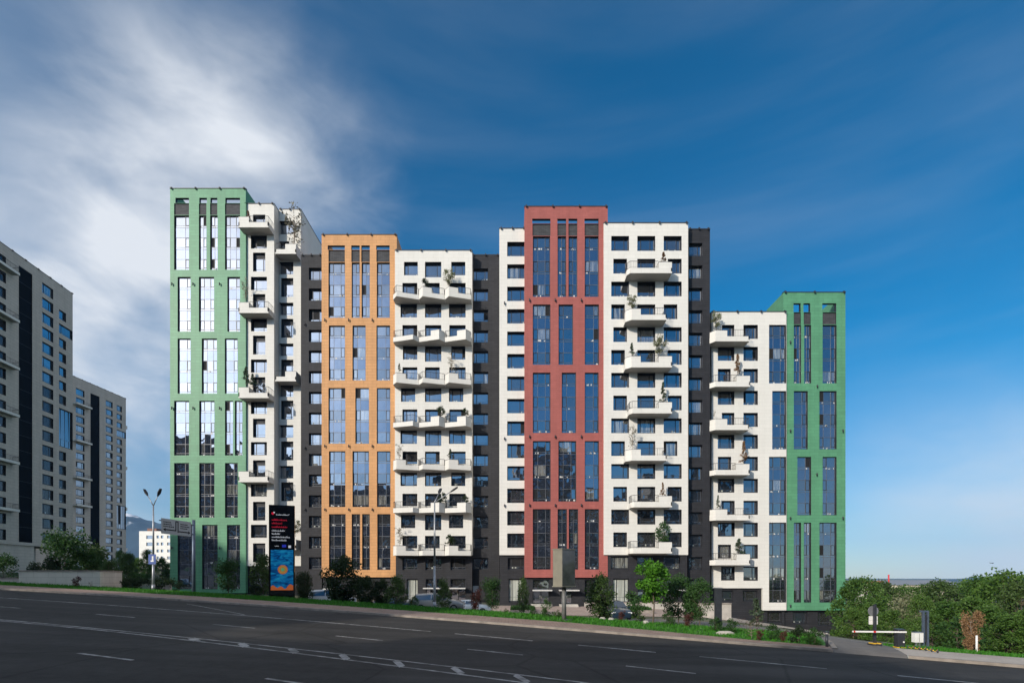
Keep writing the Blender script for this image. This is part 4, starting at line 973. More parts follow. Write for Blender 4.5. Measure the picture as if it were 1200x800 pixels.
# digital advertising pylon
Y=40.5; p=pos(330.5,Y); yaw=math.radians(20); t=empty('digital_sign',p,yaw,'tall black digital advertising pylon with red and white text above a blue picture','advertising sign')
H=(HZ-592)/F*Y-p[2]; b=MB(); w=.93; b.box(-w,w,-.22,.22,-.3,H); b.box(-w+.06,w-.06,-.235,-.22,1.05,H-.25); hous=b.build('housing',[M['screen']],t)
def em(name,c,s=.55): return plain(name,c,.4,0,.02,3,emit=c,es=s)
scr=MB(); u=lambda f:lerp(-w+.14,w-.10,f); zz=lambda y:(HZ-y)/F*Y-p[2]
E_={'r':em('led_red',(.55,.01,.03)),'w':em('led_white',(.6,.6,.62)),'b':em('led_blue',(.02,.03,.35)),'o':em('led_orange',(.6,.13,.03),.3),'g':em('led_gold',(.55,.30,.06),.25)}
rr=random.Random(9); mats=[E_['r'],E_['w'],E_['b']]
def words(row,f0,f1,y,h,m):
    f=f0
    while f<f1:
        g=rr.uniform(.022,.042); hh=h*rr.choice((.62,.62,.9,1)); z0=zz(y)-h/2
        scr.box(u(f),u(min(f+g,f1)),-.245,-.238,z0,z0+hh*.38,m); scr.box(u(f),u(f+g*.45),-.245,-.2385,z0+hh*.38+.002,z0+hh,m); f+=g+.014
scr.tube((u(.09),-.238,zz(602)),(u(.09),-.246,zz(602)),.10,n=14,m=0); scr.tube((u(.15),-.2381,zz(600.8)),(u(.15),-.247,zz(600.8)),.06,n=12,m=1)
words(0,.24,.80,603,.11,1)
for f1,y in ((.72,609),(.50,613),(.72,617.2)): words(0,.05,f1,y,.15,0)
for f1,y in ((.62,621.6),(.4,625.2),(.86,629),(.7,632.7)): words(0,.05,f1,y,.13,1)
words(0,.18,.36,639.6,.08,1); scr.box(u(.5),u(.68),-.245,-.238,zz(641),zz(638),2); scr.box(u(.78),u(.9),-.245,-.238,zz(641.6),zz(638.8),1)
scr.build('display_text',mats,hous)
# picture
m,nt,out=newmat('led_picture'); pr=N(nt,'ShaderNodeBsdfPrincipled'); nt.links.new(pr.outputs[0],out.inputs[0]); pr.inputs['Roughness'].default_value=.3
tc=N(nt,'ShaderNodeTexCoord'); mp=N(nt,'ShaderNodeMapping'); mp.inputs['Scale'].default_value=(.9,1,2.4); mp.inputs['Rotation'].default_value=(0,.3,0); nt.links.new(tc.outputs['Object'],mp.inputs[0]); no=N(nt,'ShaderNodeTexNoise'); no.inputs['Scale'].default_value=1.6; no.inputs['Detail'].default_value=5; no.inputs['Distortion'].default_value=1.2; nt.links.new(mp.outputs[0],no.inputs[0])
cr=N(nt,'ShaderNodeValToRGB'); nt.links.new(no.outputs[0],cr.inputs[0]); cr.color_ramp.elements[0].position=.35; cr.color_ramp.elements[0].color=(.0,.03,.14,1); cr.color_ramp.elements[1].position=.66; cr.color_ramp.elements[1].color=(.02,.40,.62,1); e_=cr.color_ramp.elements.new(.5); e_.color=(.0,.17,.45,1)
nt.links.new(cr.outputs[0],pr.inputs['Base Color']); nt.links.new(cr.outputs[0],pr.inputs['Emission Color']); pr.inputs['Emission Strength'].default_value=.16
pic=MB(); pic.box(u(0),u(1),-.244,-.238,zz(691),zz(644)); pco=pic.build('picture',m,hous)
em2=MB(); cx=u(.53); cz=zz(667)
for r_,y_,mm_ in ((.36,-.2445,1),(.30,-.2465,0),(.20,-.2485,1),(.15,-.2505,2)): em2.tube((cx,-.243,cz),(cx,y_,cz),r_,n=28,m=mm_)
for k in range(24):
    a=k*math.pi/12; em2.box(cx+math.cos(a)*.33-.03,cx+math.cos(a)*.33+.03,-.2475,-.2447,cz+math.sin(a)*.33-.03,cz+math.sin(a)*.33+.03,1)
em2.build('emblem',[E_['g'],E_['o'],em('led_green',(.1,.3,.12),.5)],pco)
gm=MB(); n_=16
for i in range(n_):
    f0,f1=i/n_,(i+1)/n_; hA=lambda f:zz(691)+.28+.18*math.sin(f*7+1)*f+.1*math.sin(f*17); gm.quad((u(f0),-.2462,zz(691)),(u(f1),-.2462,zz(691)),(u(f1),-.2462,hA(f1)),(u(f0),-.2462,hA(f0)))
gm.build('orange_ground',E_['o'],pco)
# rotating billboard on a post
Y=31.5; p=pos(661,Y); t=empty('billboard',p,math.radians(45),'square rotating poster billboard with beige side on a single grey post','billboard')
H=(HZ-644)/F*Y-p[2]; hb=(686-644)/F*Y
b=MB(); b.tube((0,0,-.3),(0,0,H-hb+.1),.14,.14,n=8); b.box(-.35,.35,-.35,.35,-.2,.05); b.build('post',M['postg'],t)
b=MB(); b.box(-.62,.62,-.36,.36,H-hb,H); b.box(-.66,.66,-.40,.40,H,H+.06); b.box(-.66,.66,-.40,.40,H-hb-.06,H-hb); bx=b.build('display_case',M['beige'],t)
for s_ in (-1,1):
    b=MB(); b.box(-.61,.61,s_*.37-.008,s_*.37+.008,H-hb+.03,H-.03); b.build('poster_window',M['poster'],bx)
# cream retaining wall
def wallbox(name,pts,h,th,mat,label,cat,top=None):
    x0,y0=pts[0]; t=empty(name,(x0,y0,Z(x0,y0)),0,label,cat); b=MB(); zt=Z(x0,y0)+h
    for (xa,ya),(xb_,yb_) in zip(pts,pts[1:]):
        L=math.hypot(xb_-xa,yb_-ya); nx,ny=-(yb_-ya)/L*th,(xb_-xa)/L*th
        b.prism([(xa-x0,ya-y0),(xb_-x0,yb_-y0),(xb_-x0+nx,yb_-y0+ny),(xa-x0+nx,ya-y0+ny)],-1.5-h,h)
    b.build('wall',mat,t)
    c=MB()
    for (xa,ya),(xb_,yb_) in zip(pts,pts[1:]):
        L=math.hypot(xb_-xa,yb_-ya); nx,ny=-(yb_-ya)/L*th,(xb_-xa)/L*th
        c.prism([(xa-x0-nx*.2,ya-y0-ny*.2),(xb_-x0-nx*.2,yb_-y0-ny*.2),(xb_-x0+nx*1.2,yb_-y0+ny*1.2),(xa-x0+nx*1.2,ya-y0+ny*1.2)],h+.002,h+.1)
    c.build('wall_cap',M['kerb'],t); return t
g=lambda px,Y:((px-600)/F*Y,Y)
wallbox('retaining_wall',[g(22,41.5),g(117,41.8),g(143,46)],.98,.3,M['cream'],'low cream panelled retaining wall in front of the stone blocks','retaining wall')
wallbox('retaining_wall',[g(-14,46),g(22,46)],.55,.3,M['stone'],'short brown stone wall left of the cream retaining wall','retaining wall')
wallbox('retaining_wall',[g(182,47),g(199,47)],.9,.3,M['concrete'],'short weathered concrete wall between lamp post and green tower','retaining wall')
wallbox('concrete_block',[g(820,60.0),g(857,60)],1.5,.6,M['concrete'],'grey concrete wall block in front of the lower white block','concrete wall')
wallbox('terrace_edge',[g(685,70.4),g(803,70.4)],.55,.35,M['concrete'],'pale concrete terrace edge along the foot of the tall white block','terrace wall')
# plaza, ramp and paths
def patch(name,poly_x,poly_y,mat,off=.04,nx=24,ny=14):
    b=MB()
    for i in range(nx):
        for j in range(ny):
            q=[(lerp(poly_x[0],poly_x[1],(i+a)/nx),lerp(poly_y[0],poly_y[1],(j+c)/ny)) for a,c in ((0,0),(1,0),(1,1),(0,1))]
            b.quad(*[(v[0],v[1],Z(*v)+off) for v in q])
    return tag(b.build(name,mat),kind='structure')
patch('plaza',(-44,29),(54,70.9),M['plaza'],nx=60)
patch('plaza',(29.01,44),(60,73),M['path'],off=.05,nx=20)
ribbon('path',[(24,62),(31,58),(33,50),(31,42),(27.5,34),(24,28.5),(21.5,25)],3.0,M['path'],off=.06)

def bed(px0,px1,Y0,h,label):
    x0,y=g(px0,Y0);x1,_=g(px1,Y0); t=empty('planting_bed',((x0+x1)/2,y,Z((x0+x1)/2,y)),0,label,'planting bed'); w=(x1-x0)/2; b=MB()
    b.prism([(-w,-1.2),(w,-1.2),(w*.6,3),(-w,3)],-.3,h*.5); b.build('edging',M['kerb'],t)
    c=MB(); r=random.Random(int(px0))
    for i in range(1600):
        x=r.uniform(-w*.95,w*.9);yy=r.uniform(-1.1,2.8); s=.12; a=r.uniform(0,6.28); c.tri((x-s*math.cos(a),yy-s*math.sin(a),h*.5),(x+s*math.cos(a),yy+s*math.sin(a),h*.5),(x+r.uniform(-.1,.1),yy,h*.5+r.uniform(.1,.45)))
    c.build('ground_cover',LM['mid'],t)
bed(598,628,60,.5,'triangular planting bed left of the red tower entrance'); bed(726,763,62,.6,'sloping planting bed in front of the curtained shop window')
# entrance stairs
for px0,px1,lab in ((622,646,'pale entrance steps below the left red tower door'),(655,676,'pale entrance steps below the right red tower door')):
    x0,y=g(px0,71);x1,_=g(px1,71); t=empty('entrance_steps',((x0+x1)/2,70,Z((x0+x1)/2,70)),0,lab,'steps'); b=MB(); w=(x1-x0)/2
    for i in range(3): b.box(-w,w,-1.2+i*.35,.9,-.2 if i==0 else i*.15-.15+.001,i*.15+.15-.15+.05)
    b.build('step',M['concrete'],t)
# poles and small signs
p=pos(841.5,29); t=empty('pole',p,0,'dark thick pole standing on the verge left of the island shrubs','pole'); H=(HZ-689)/F*29-p[2]; b=MB(); b.box(-.17,.17,-.12,.12,-.3,H); b.box(-.22,.22,-.16,.16,0,.1); b.build('post',M['dmetal'],t)
b=MB(); b.box(-.19,.19,-.14,.14,H,H+.05); b.build('cap',M['metal'],t)
p=pos(557.5,41); t=empty('street_sign',p,0,'slim grey street sign on a thin post right of the parked silver estate','street sign'); H=(HZ-686)/F*41-p[2]; b=MB(); b.tube((0,0,-.2),(0,0,H),.035,n=6); b.build('post',M['metal'],t); b=MB(); b.box(-.22,.22,-.06,-.03,H-.75,H); b.build('panel',M['metal'],t)
p=pos(969,23.5); t=empty('bollard_light',p,0,'short black bollard light near the tip of the island','bollard light'); b=MB(); b.tube((0,0,-.1),(0,0,.58),.06,n=10); b.tube((0,0,.64),(0,0,.7),.11,n=12); b.build('post',M['dmetal'],t); b=MB(); b.tube((0,0,.58),(0,0,.64),.05,n=10); b.build('lens',M['wpaint'],t)
# island kerb nose
kb=MB(); 
for q0,q1 in (((13.2,-4.9),(13.3,-7.6)),((13.3,-7.6),(13.0,-11.6))):
    a=xy(*q0);c=xy(*q1); dx,dy=c[0]-a[0],c[1]-a[1]; L=math.hypot(dx,dy); nx,ny=dy/L*.22,-dx/L*.22; z=min(Z(*a),Z(*c))
    kb.quad((*a,Z(*a)+.03),(a[0]+nx,a[1]+ny,Z(*a)+.03),(c[0]+nx,c[1]+ny,Z(*c)+.03),(*c,Z(*c)+.03)); kb.quad((a[0]+nx,a[1]+ny,Z(*a)+.03),(a[0]+nx,a[1]+ny,Z(*a)-.2),(c[0]+nx,c[1]+ny,Z(*c)-.2),(c[0]+nx,c[1]+ny,Z(*c)+.03))
tag(kb.build('kerb',M['kerb']),kind='structure')
# barrier gate
Y=24.3; p=pos(1054,Y); t=empty('barrier_gate',p,math.radians(-6),'parking barrier with white boom and dark cabinet at the drive','barrier')
b=MB(); b.box(-.16,.16,-.15,.15,.06,.86); b.box(-.18,.18,-.17,.17,.86,.9); cab=b.build('cabinet',M['dmetal'],t); b=MB(); b.box(-.19,.19,-.18,.18,-.1,.02,0); b.box(-.185,.185,-.175,.175,.02,.055,1); b.build('base_plate',[M['dmetal'],M['ypaint']],t)
b=MB(); b.tube((.09,-.165,.3),(.09,-.175,.3),.04,n=10); b.build('lamp_button',M['wpaint'],cab)
b=MB(); b.box(-2.2,.19,-.22,-.17,.74,.81,0); b.box(-1.27,-1.16,-.224,-.166,.737,.813,1); b.box(-2.15,-2.08,-.224,-.166,.737,.813,1); b.build('boom',[M['wpaint'],M['rpaint']],t)
p=pos(1025,Y+.3); t=empty('sign_mast',p,0,'black mast carrying a grey round sign and white panels behind the barrier boom','traffic sign'); b=MB(); H=1.95; b.box(-.055,.055,-.05,.05,.0,H); b.build('post',M['dmetal'],t); b=MB(); b.box(-.22,.22,-.2,.2,-.1,.07,0); b.box(-.18,-.05,-.19,.17,.07,.11,1); b.box(.05,.18,-.19,.17,.07,.11,1); b.build('base_plate',[M['dmetal'],M['ypaint']],t)
b=MB(); b.tube((0,.12,1.62),(0,.09,1.62),.25,n=24); b.build('round_sign',M['metal'],t)
for z0,z1 in ((.98,1.18),(1.19,1.38)): b=MB(); b.box(-.21,.21,.09,.11,z0,z1); b.build('panel',M['wpaint'],t)
b=MB(); 
# chain barrier low posts
for i,(px,yy) in enumerate(((1039,22.4),(1066,22),(1078,21.6),(1092,21.2),(1105,20.8))):
    pass
ps=[pos(x,Yq) for x,Yq in ((1064,24.0),(1071,23.7),(1078,23.4),(1085,23.1),(1092,22.8),(1099,22.5))]
t=empty('wheel_stop_chain',ps[0],0,'low twisted black and yellow chain barrier lying right of the barrier cabinet','chain barrier')
for i,(a,c) in enumerate(zip(ps,ps[1:])):
    b=MB(); a_=Vector(a)-Vector(ps[0]);c_=Vector(c)-Vector(ps[0])
    for k in range(6):
        f0,f1=k/6,(k+1)/6; z0=.12-.08*math.sin(f0*3.14);z1=.14-.1*math.sin(f1*3.14); b.tube(a_.lerp(c_,f0)+Vector((0,0,z0)),a_.lerp(c_,f1)+Vector((0,0,z1)),.025,n=6,m=k%2)
    b.build('chain',[M['dmetal'],M['ypaint']],t)
for a in ps:
    b=MB(); a_=Vector(a)-Vector(ps[0]); b.tube(a_,a_+Vector((0,0,.15)),.028,n=8); b.build('post',M['dmetal'],t)
p=pos(1080,26); t=empty('frame_post',p,0,'grey inverted U shaped metal frame beside the white cabinet','metal frame'); b=MB(); H=(HZ-715)/F*26-p[2]
b.box(.04,.12,-.05,.05,-.2,H-.08); b.box(.26,.34,-.05,.05,-.2,H-.08); b.box(-.08,.34,-.05,.05,H-.08,H); b.build('frame',M['bmetal'],t)
b=MB(); b.box(.12,.26,-.02,.02,.3,H-.2); b.build('infill',M['dmetal'],t)
p=pos(1077-.5,25.8); t=empty('electric_cabinet',(p[0]-.05,p[1],p[2]),0,'small white electric cabinet left of the grey frame','electric cabinet'); b=MB(); b.box(-.22,.2,-.12,.12,.3,.78); b.build('body',M['wpaint'],t); b=MB(); b.box(-.23,.21,-.13,.13,.78,.81); b.build('lid',M['metal'],t)
b=MB(); b.box(-.012,.0,-.127,-.121,.33,.75); b.build('door_seam',M['dmetal'],t); b=MB(); b.box(-.1,-.06,-.05,.05,-.1,.3); b.box(.06,.1,-.05,.05,-.1,.3); b.build('leg',M['metal'],t)
p=pos(1144.5,26); t=empty('marker_post',p,0,'white marker post beside the brown dead shrub','marker post'); b=MB(); b.tube((0,0,-.1),(0,0,.9),.05,.045,n=8); b.build('post',M['wpaint'],t); b=MB(); b.box(-.12,.12,-.12,.12,-.1,.06); b.build('base',M['concrete'],t)
# low stones on the bed edge
for i,(px,Yq,lab) in enumerate(((706,33,'pale stone at the foot of the columnar tree'),(757,31.2,'pale oval stone left of the vivid green tree stem'),(850,27,'long pale kerb stone beside the dark pole'),(716,32.6,'pale stone by the dark blue car'))):
    p=pos(px,Yq); b=MB(); w=.22 if i!=2 else .5
    r=random.Random(i); ring=[]; 
    for z,f in ((-.05,1),(.1,.95),(.19,.6)): ring.append([(math.cos(k*math.pi/5)*w*f*r.uniform(.85,1.1),math.sin(k*math.pi/5)*.18*f,z) for k in range(10)])
    for A_,B_ in zip(ring,ring[1:]):
        for k in range(10): b.quad(A_[k],A_[(k+1)%10],B_[(k+1)%10],B_[k])
    n0=len(b.v); b.v+=ring[-1]; b.f.append(tuple(range(n0,n0+10))); b.m.append(0); b.sm.append(False)
    o=b.build('stone',M['concrete']); o.location=p; tag(o,lab,'stone','stones on the verge')

# ------------------------------------------------------------------ cars
M['tyre']=plain('tyre',(.02,.02,.02),.8); M['rim']=plain('rim',(.45,.46,.48),.3,.8); M['cglass']=glass('car_glass',(.015,.017,.02),.18,(.8,.85,.9)); M['hl']=plain('headlight_glass',(.7,.7,.7),.1); M['tl']=plain('tail_light',(.35,.01,.01),.2)
def make_car(paint,estate=True,Lg=4.5):
    t=empty('parked_car',(0,0,0)); hl=Lg/2
    rear=[(-hl,.55,.80,.80),(-hl+.08,.30,.98,.99)]
    st=[(-hl,.45,.78,.80),(-hl+.06,.25,1.0,1.02)]
    if estate: top=[(-hl+.10,1.05),(-hl+.45,1.48),(-.6,1.55),(.35,1.50),(1.15,1.03),(hl-.35,.86),(hl-.05,.68)]
    else: top=[(-hl+.10,.98),(-hl+.55,1.03),(-hl+1.25,1.42),(-.3,1.47),(.3,1.42),(1.1,1.0),(hl-.35,.86),(hl-.05,.68)]
    belt=lambda x: .95-.03*x if x<1.0 else pwt(x)
    def pwt(x): return pw(top,x)
    xs=sorted({-hl,-hl+.04,hl,hl-.05}|{p_[0] for p_ in top}|{lerp(-hl+.1,hl-.1,i/14) for i in range(15)})
    b=MB(); rings=[]
    for x in xs:
        zt_=pw(top,x); zb2=.24; bl=min(.95,zt_-.01); e=abs(x)/hl; hw=.87*(1-.10*e**4); f=clamp((zt_-bl)/.5); hr=lerp(hw*.93,.62,f)
        if x in(-hl,hl): zt_=min(zt_,.72); bl=.66; hw*=.93; hr=hw*.9; zb2=.38
        prof=[(0,zb2),(hw*.85,zb2),(hw*.98,zb2+.12),(hw,(zb2+bl)/2+.05),(hw*.96,bl),(hr,max(bl+.005,zt_-.05)),(hr*.8,zt_),(0,zt_+.015)]
        rings.append([(x,yy,z) for yy,z in prof]+[(x,-yy,z) for yy,z in reversed(prof[1:-1])])
    n=len(rings[0])
    for A_,B_ in zip(rings,rings[1:]):
        i0=len(b.v); b.v+=A_+B_
        for k in range(n):
            j=(k+1)%n; b.f.append((i0+k,i0+j,i0+n+j,i0+n+k)); b.m.append(0); b.sm.append(True)
    for rg in (rings[0],rings[-1]):
        i0=len(b.v); b.v+=rg; b.f.append(tuple(range(i0,i0+n))); b.m.append(0); b.sm.append(False)
    bd=b.build('body',[paint],t)
    # side glass follows the greenhouse
    xr=-hl+.42 if estate else -hl+1.15
    for s_ in (-1,1):
        for a,c in ((xr,-.55),(-.47,.38),(.46,.92)):
            g=MB(); q=[]
            for x in (a,c):
                zt_=pw(top,x)-.10; zl=1.0; hwb=.87*.96+.012; f=clamp((zt_+.05-.95)/.5); hr=lerp(.81,.62,f)+.02
                q.append(((x,s_*hwb,zl),(x,s_*hr,max(zl+.03,zt_))))
            if s_<0: g.quad(q[0][0],q[1][0],q[1][1],q[0][1])
            else: g.quad(q[1][0],q[0][0],q[0][1],q[1][1])
            g.build('side_window',M['cglass'],bd)
    g=MB(); g.quad((.42,-.58,1.50),(1.13,-.74,1.07),(1.13,.74,1.07),(.42,.58,1.50)); g.build('windscreen',M['cglass'],bd)
    g=MB()
    if estate: g.quad((-hl+.09,.7,1.09),(-hl+.40,.58,1.44),(-hl+.40,-.58,1.44),(-hl+.09,-.7,1.09))
    else: g.quad((-hl+.58,.68,1.07),(-hl+1.2,.56,1.42),(-hl+1.2,-.56,1.42),(-hl+.58,-.68,1.07))
    for i,v in enumerate(g.v): g.v[i]=(v[0]-.02,v[1],v[2]+.02)
    g.build('rear_window',M['cglass'],bd)
    for x in (-hl+.85,hl-.85):
        for s_ in (-1,1):
            w_=MB(); w_.tube((x,s_*.70,.31),(x,s_*.90,.31),.31,n=20); wo=w_.build('wheel',M['tyre'],t); r_=MB(); r_.tube((x,s_*.899,.31),(x,s_*.912,.31),.19,n=16); r_.build('rim',M['rim'],wo)
    for s_ in (-1,1):
        h_=MB(); h_.box(hl-.16,hl-.02,s_*.66-.16,s_*.66+.16,.60,.72); h_.build('headlight',M['hl'],bd); h_=MB(); h_.box(-hl-.01,-hl+.12,s_*.72-.1,s_*.72+.1,.74,.98); h_.build('tail_light',M['tl'],bd)
        h_=MB(); h_.box(.75,.93,s_*.98-.1,s_*.98+.1,.98,1.1); h_.build('mirror',paint,bd)
    return t
def paintm(n,c,m_=.0): return plain(n,c,.3,m_,.02,1,coat=.8)
cars=[('silver',(.42,.39,.36),True,514,44.5,0,'silver beige estate car parked behind the verge by the tall lamp post'),
('white',(.72,.72,.72),True,388,48,.35,'white car parked in front of the ochre tower'),
('dark',(.03,.035,.05),False,460,50,.1,'dark saloon parked among the trees left of the silver estate'),
('sand',(.50,.44,.36),False,489,53,.2,'light beige saloon behind the silver estate'),
('navy',(.01,.025,.045),True,720,43,-1.5,'dark blue car half hidden behind the columnar tree'),
('blue',(.10,.30,.45),False,12,62,.1,'light blue car parked at the left edge below the stone block'),
('black',(.015,.015,.018),False,25,66,.2,'black car parked right of the light blue one'),
('pearl',(.7,.7,.68),False,34,70,-.2,'white car parked by the stone wall behind the black one'),
('grey',(.72,.72,.70),False,552,56,-.1,'white saloon parked right of the silver estate behind the bushes')]
for n,c,e,px,Yq,rz,lab in cars:
    t=make_car(paintm('paint_'+n,c),e); t.location=pos(px,Yq,.02); t.rotation_euler=(0,0,rz); tag(t,lab,'car','cars parked by the complex')
# raise the terrace that carries the left cars is the ground itself

# ------------------------------------------------------------------ far things
p=empty('low_building',(335,420,-22),0,'long low building with a grey pitched roof far behind the trees at the right','building')
b=MB(); b.box(-28,26,0,20,-10,15.0); b.build('wall',plain('cream_render',(.55,.47,.36),.8),p)
b=MB(); b.prism([(-30,-1),(30,-1),(30,21),(-30,21)],15.002,15.4)
z0,z1=15.4,19
b.quad((-30,-1,z0),(30,-1,z0),(30,10,z1),(-30,10,z1)); b.quad((-30,21,z0),(-30,10,z1),(30,10,z1),(30,21,z0)); b.tri((-30,-1,z0),(-30,10,z1),(-30,21,z0)); b.tri((30,-1,z0),(30,21,z0),(30,10,z1)); b.build('roof',plain('grey_sheet_roof',(.22,.23,.25),.6,.3),p)
b=MB()
p2=empty('low_building',(298,380,-22),0,'small pale house roof seen above the trees left of the long grey roof','building') if False else None
q_=empty('radio_mast',(206,280,-18),0,'tiny red and white radio mast above the trees at the right','mast')
b=MB(); b.tube((0,0,0),(0,0,12),.35,n=6); b.build('lower_section',M['wpaint'],q_); b=MB(); b.tube((0,0,12.001),(0,0,19),.35,n=6); b.build('upper_section',M['rpaint'],q_)
q_=empty('house',(212,300,-20),0,'small orange roofed house glimpsed above the trees right of the green tower','house'); b=MB(); b.box(-5,5,0,8,0,16); b.build('wall',M['cream'],q_); b=MB(); b.prism([(-5.5,-.5),(5.5,-.5),(5.5,8.5),(-5.5,8.5)],16.002,17.4); b.build('roof',plain('clay_roof',(.4,.16,.08),.8),q_)
# mountains
def hnoise(x,y,sd):
    v=0;a=1;f=1
    for o_ in range(6):
        v+=a*math.sin(x*f*1.3+sd+1.7*math.sin(y*f*1.1+sd*2))*math.cos(y*f*1.7+sd*1.3+1.3*math.sin(x*f*.9)); a*=.5; f*=2.03
    return v
def ridge(name,x0,x1,y0,y1,peak,seed,mat,nx=150,ny=60,base=-30):
    b=MB()
    for j in range(ny+1):
        for i in range(nx+1):
            fx_=i/nx; fy=j/ny; x=lerp(x0,x1,fx_); y=lerp(y0,y1,fy)
            env=math.sin(math.pi*min(1,fy*1.0))**.8; px_=600+F*x/y
            h=peak(px_)*env*(1+.16*hnoise(x/500,y/500,seed))+22*hnoise(x/110,y/140,seed+3)*env*min(1,peak(px_)/150)
            b.v.append((x,y,base+max(0,h)))
    for j in range(ny):
        for i in range(nx): k=j*(nx+1)+i; b.f.append((k,k+1,k+nx+2,k+nx+1)); b.m.append(0); b.sm.append(True)
    o=b.build(name,mat); flip_up(o); tag(o,kind='structure'); return o
m,nt,out=newmat('mountain'); pr=N(nt,'ShaderNodeBsdfPrincipled'); pr.inputs['Roughness'].default_value=.95; nt.links.new(pr.outputs[0],out.inputs[0])
ge=N(nt,'ShaderNodeNewGeometry'); sp=N(nt,'ShaderNodeSeparateXYZ'); nt.links.new(ge.outputs['Position'],sp.inputs[0])
no=N(nt,'ShaderNodeTexNoise'); no.inputs['Scale'].default_value=.012; no.inputs['Detail'].default_value=8; nt.links.new(ge.outputs['Position'],no.inputs[0])
ma=N(nt,'ShaderNodeMath',operation='MULTIPLY_ADD'); nt.links.new(no.outputs[0],ma.inputs[0]); ma.inputs[1].default_value=420; nt.links.new(sp.outputs[2],ma.inputs[2])
mr=N(nt,'ShaderNodeMapRange'); mr.inputs[1].default_value=545; mr.inputs[2].default_value=585; nt.links.new(ma.outputs[0],mr.inputs[0])
mx=N(nt,'ShaderNodeMix',data_type='RGBA'); mx.inputs[6].default_value=(.025,.045,.06,1); mx.inputs[7].default_value=(.75,.76,.8,1); nt.links.new(mr.outputs[0],mx.inputs[0]); nt.links.new(mx.outputs[2],pr.inputs['Base Color'])
MT=m
ridge('mountains',-3200,-900,2300,4200,lambda p_: 400*clamp((p_+250)/300)*(1 if p_<150 else max(.35,1-(p_-150)/260)),2.0,MT)
ridge('hills',600,3200,2000,3600,lambda p_: 26*clamp((p_-1080)/80),5.0,MT,nx=80,ny=20)
# bird
bd=MB(); bd.tri((-.35,0,.12),(0,.05,0),(0,-.08,0)); bd.tri((.35,0,.12),(0,-.08,0),(0,.05,0)); bd.tube((0,-.2,0),(0,.22,.02),.05,.02,n=6)
o=bd.build('bird',M['lamp']); o.location=((1162-600)/F*60,60,(675-659.5)/F*60); tag(o,'tiny dark bird flying above the trees at the right','bird')

# haze
if True:
    m,nt,out=newmat('haze_air'); v=N(nt,'ShaderNodeVolumePrincipled'); v.inputs['Color'].default_value=(.30,.58,1,1); v.inputs['Density'].default_value=.00008; v.inputs['Anisotropy'].default_value=.0; nt.links.new(v.outputs[0],out.inputs['Volume'])
    hz=MB(); hz.box(-6200,6200,-3900,6800,-60,500); o=hz.build('haze',m); tag(o,'thin blue air haze in front of the mountains','haze',kind='stuff')

# ------------------------------------------------------------------ light, sky
SUNV=Vector((.8,1,-.5)).normalized(); el=math.asin(-SUNV.z)
ld=bpy.data.lights.new('sun','SUN'); ld.energy=4.6; ld.angle=math.radians(.5); ld.color=(1,.91,.78); lo=bpy.data.objects.new('sun',ld); COL.objects.link(lo)
lo.rotation_euler=SUNV.to_track_quat('-Z','Y').to_euler()
W=bpy.data.worlds.new('World'); S.world=W; W.use_nodes=True; nt=W.node_tree; nt.nodes.clear(); out=N(nt,'ShaderNodeOutputWorld'); bg=N(nt,'ShaderNodeBackground'); nt.links.new(bg.outputs[0],out.inputs[0])
sky=N(nt,'ShaderNodeTexSky',sky_type='NISHITA'); sky.sun_disc=False; sky.sun_elevation=el; sky.sun_rotation=math.atan2(-SUNV.x,-SUNV.y); sky.altitude=900; sky.air_density=1.0; sky.dust_density=.3; sky.ozone_density=3.0
bg.inputs['Strength'].default_value=.10
tc=N(nt,'ShaderNodeTexCoord'); sx=N(nt,'ShaderNodeSeparateXYZ'); nt.links.new(tc.outputs['Generated'],sx.inputs[0])
def MA(op,a,b_=None,c=None,cl=False):
    n=N(nt,'ShaderNodeMath',operation=op,use_clamp=cl)
    for i,v in enumerate((a,b_,c)):
        if v is None: continue
        if isinstance(v,(int,float)): n.inputs[i].default_value=v
        else: nt.links.new(v,n.inputs[i])
    return n.outputs[0]
def SM(v,a,b_):
    n=N(nt,'ShaderNodeMapRange',interpolation_type='SMOOTHSTEP'); n.inputs[1].default_value=a; n.inputs[2].default_value=b_; nt.links.new(v,n.inputs[0]); return n.outputs[0]
ay=MA('MAXIMUM',MA('ABSOLUTE',sx.outputs[1]),.05); u_=MA('DIVIDE',sx.outputs[0],ay); v_=MA('DIVIDE',sx.outputs[2],ay)
# thin high cloud: streaky noise laid out on the sky
mp=N(nt,'ShaderNodeMapping'); mp.inputs['Scale'].default_value=(1.4,1.4,3.0); mp.inputs['Rotation'].default_value=(0,.55,.2); nt.links.new(tc.outputs['Generated'],mp.inputs[0])
n1=N(nt,'ShaderNodeTexNoise'); n1.inputs['Scale'].default_value=1.5; n1.inputs['Detail'].default_value=7; n1.inputs['Roughness'].default_value=.55; n1.inputs['Distortion'].default_value=.6; nt.links.new(mp.outputs[0],n1.inputs[0])
n2=N(nt,'ShaderNodeTexNoise'); n2.inputs['Scale'].default_value=5; n2.inputs['Detail'].default_value=7; n2.inputs['Roughness'].default_value=.5; n2.inputs['Distortion'].default_value=.35; nt.links.new(mp.outputs[0],n2.inputs[0])
nn=MA('MULTIPLY_ADD',n2.outputs[0],.3,MA('MULTIPLY',n1.outputs[0],.7))
leftm=MA('SUBTRACT',1,SM(MA('ADD',u_,MA('MULTIPLY',MA('SUBTRACT',.5,n2.outputs[0]),.5)),-1.05,-.33)); over=SM(v_,1.2,1.9); side=SM(MA('ABSOLUTE',u_),1.6,2.6)  # overhead and side cloud beyond the frame added for neutral fill light
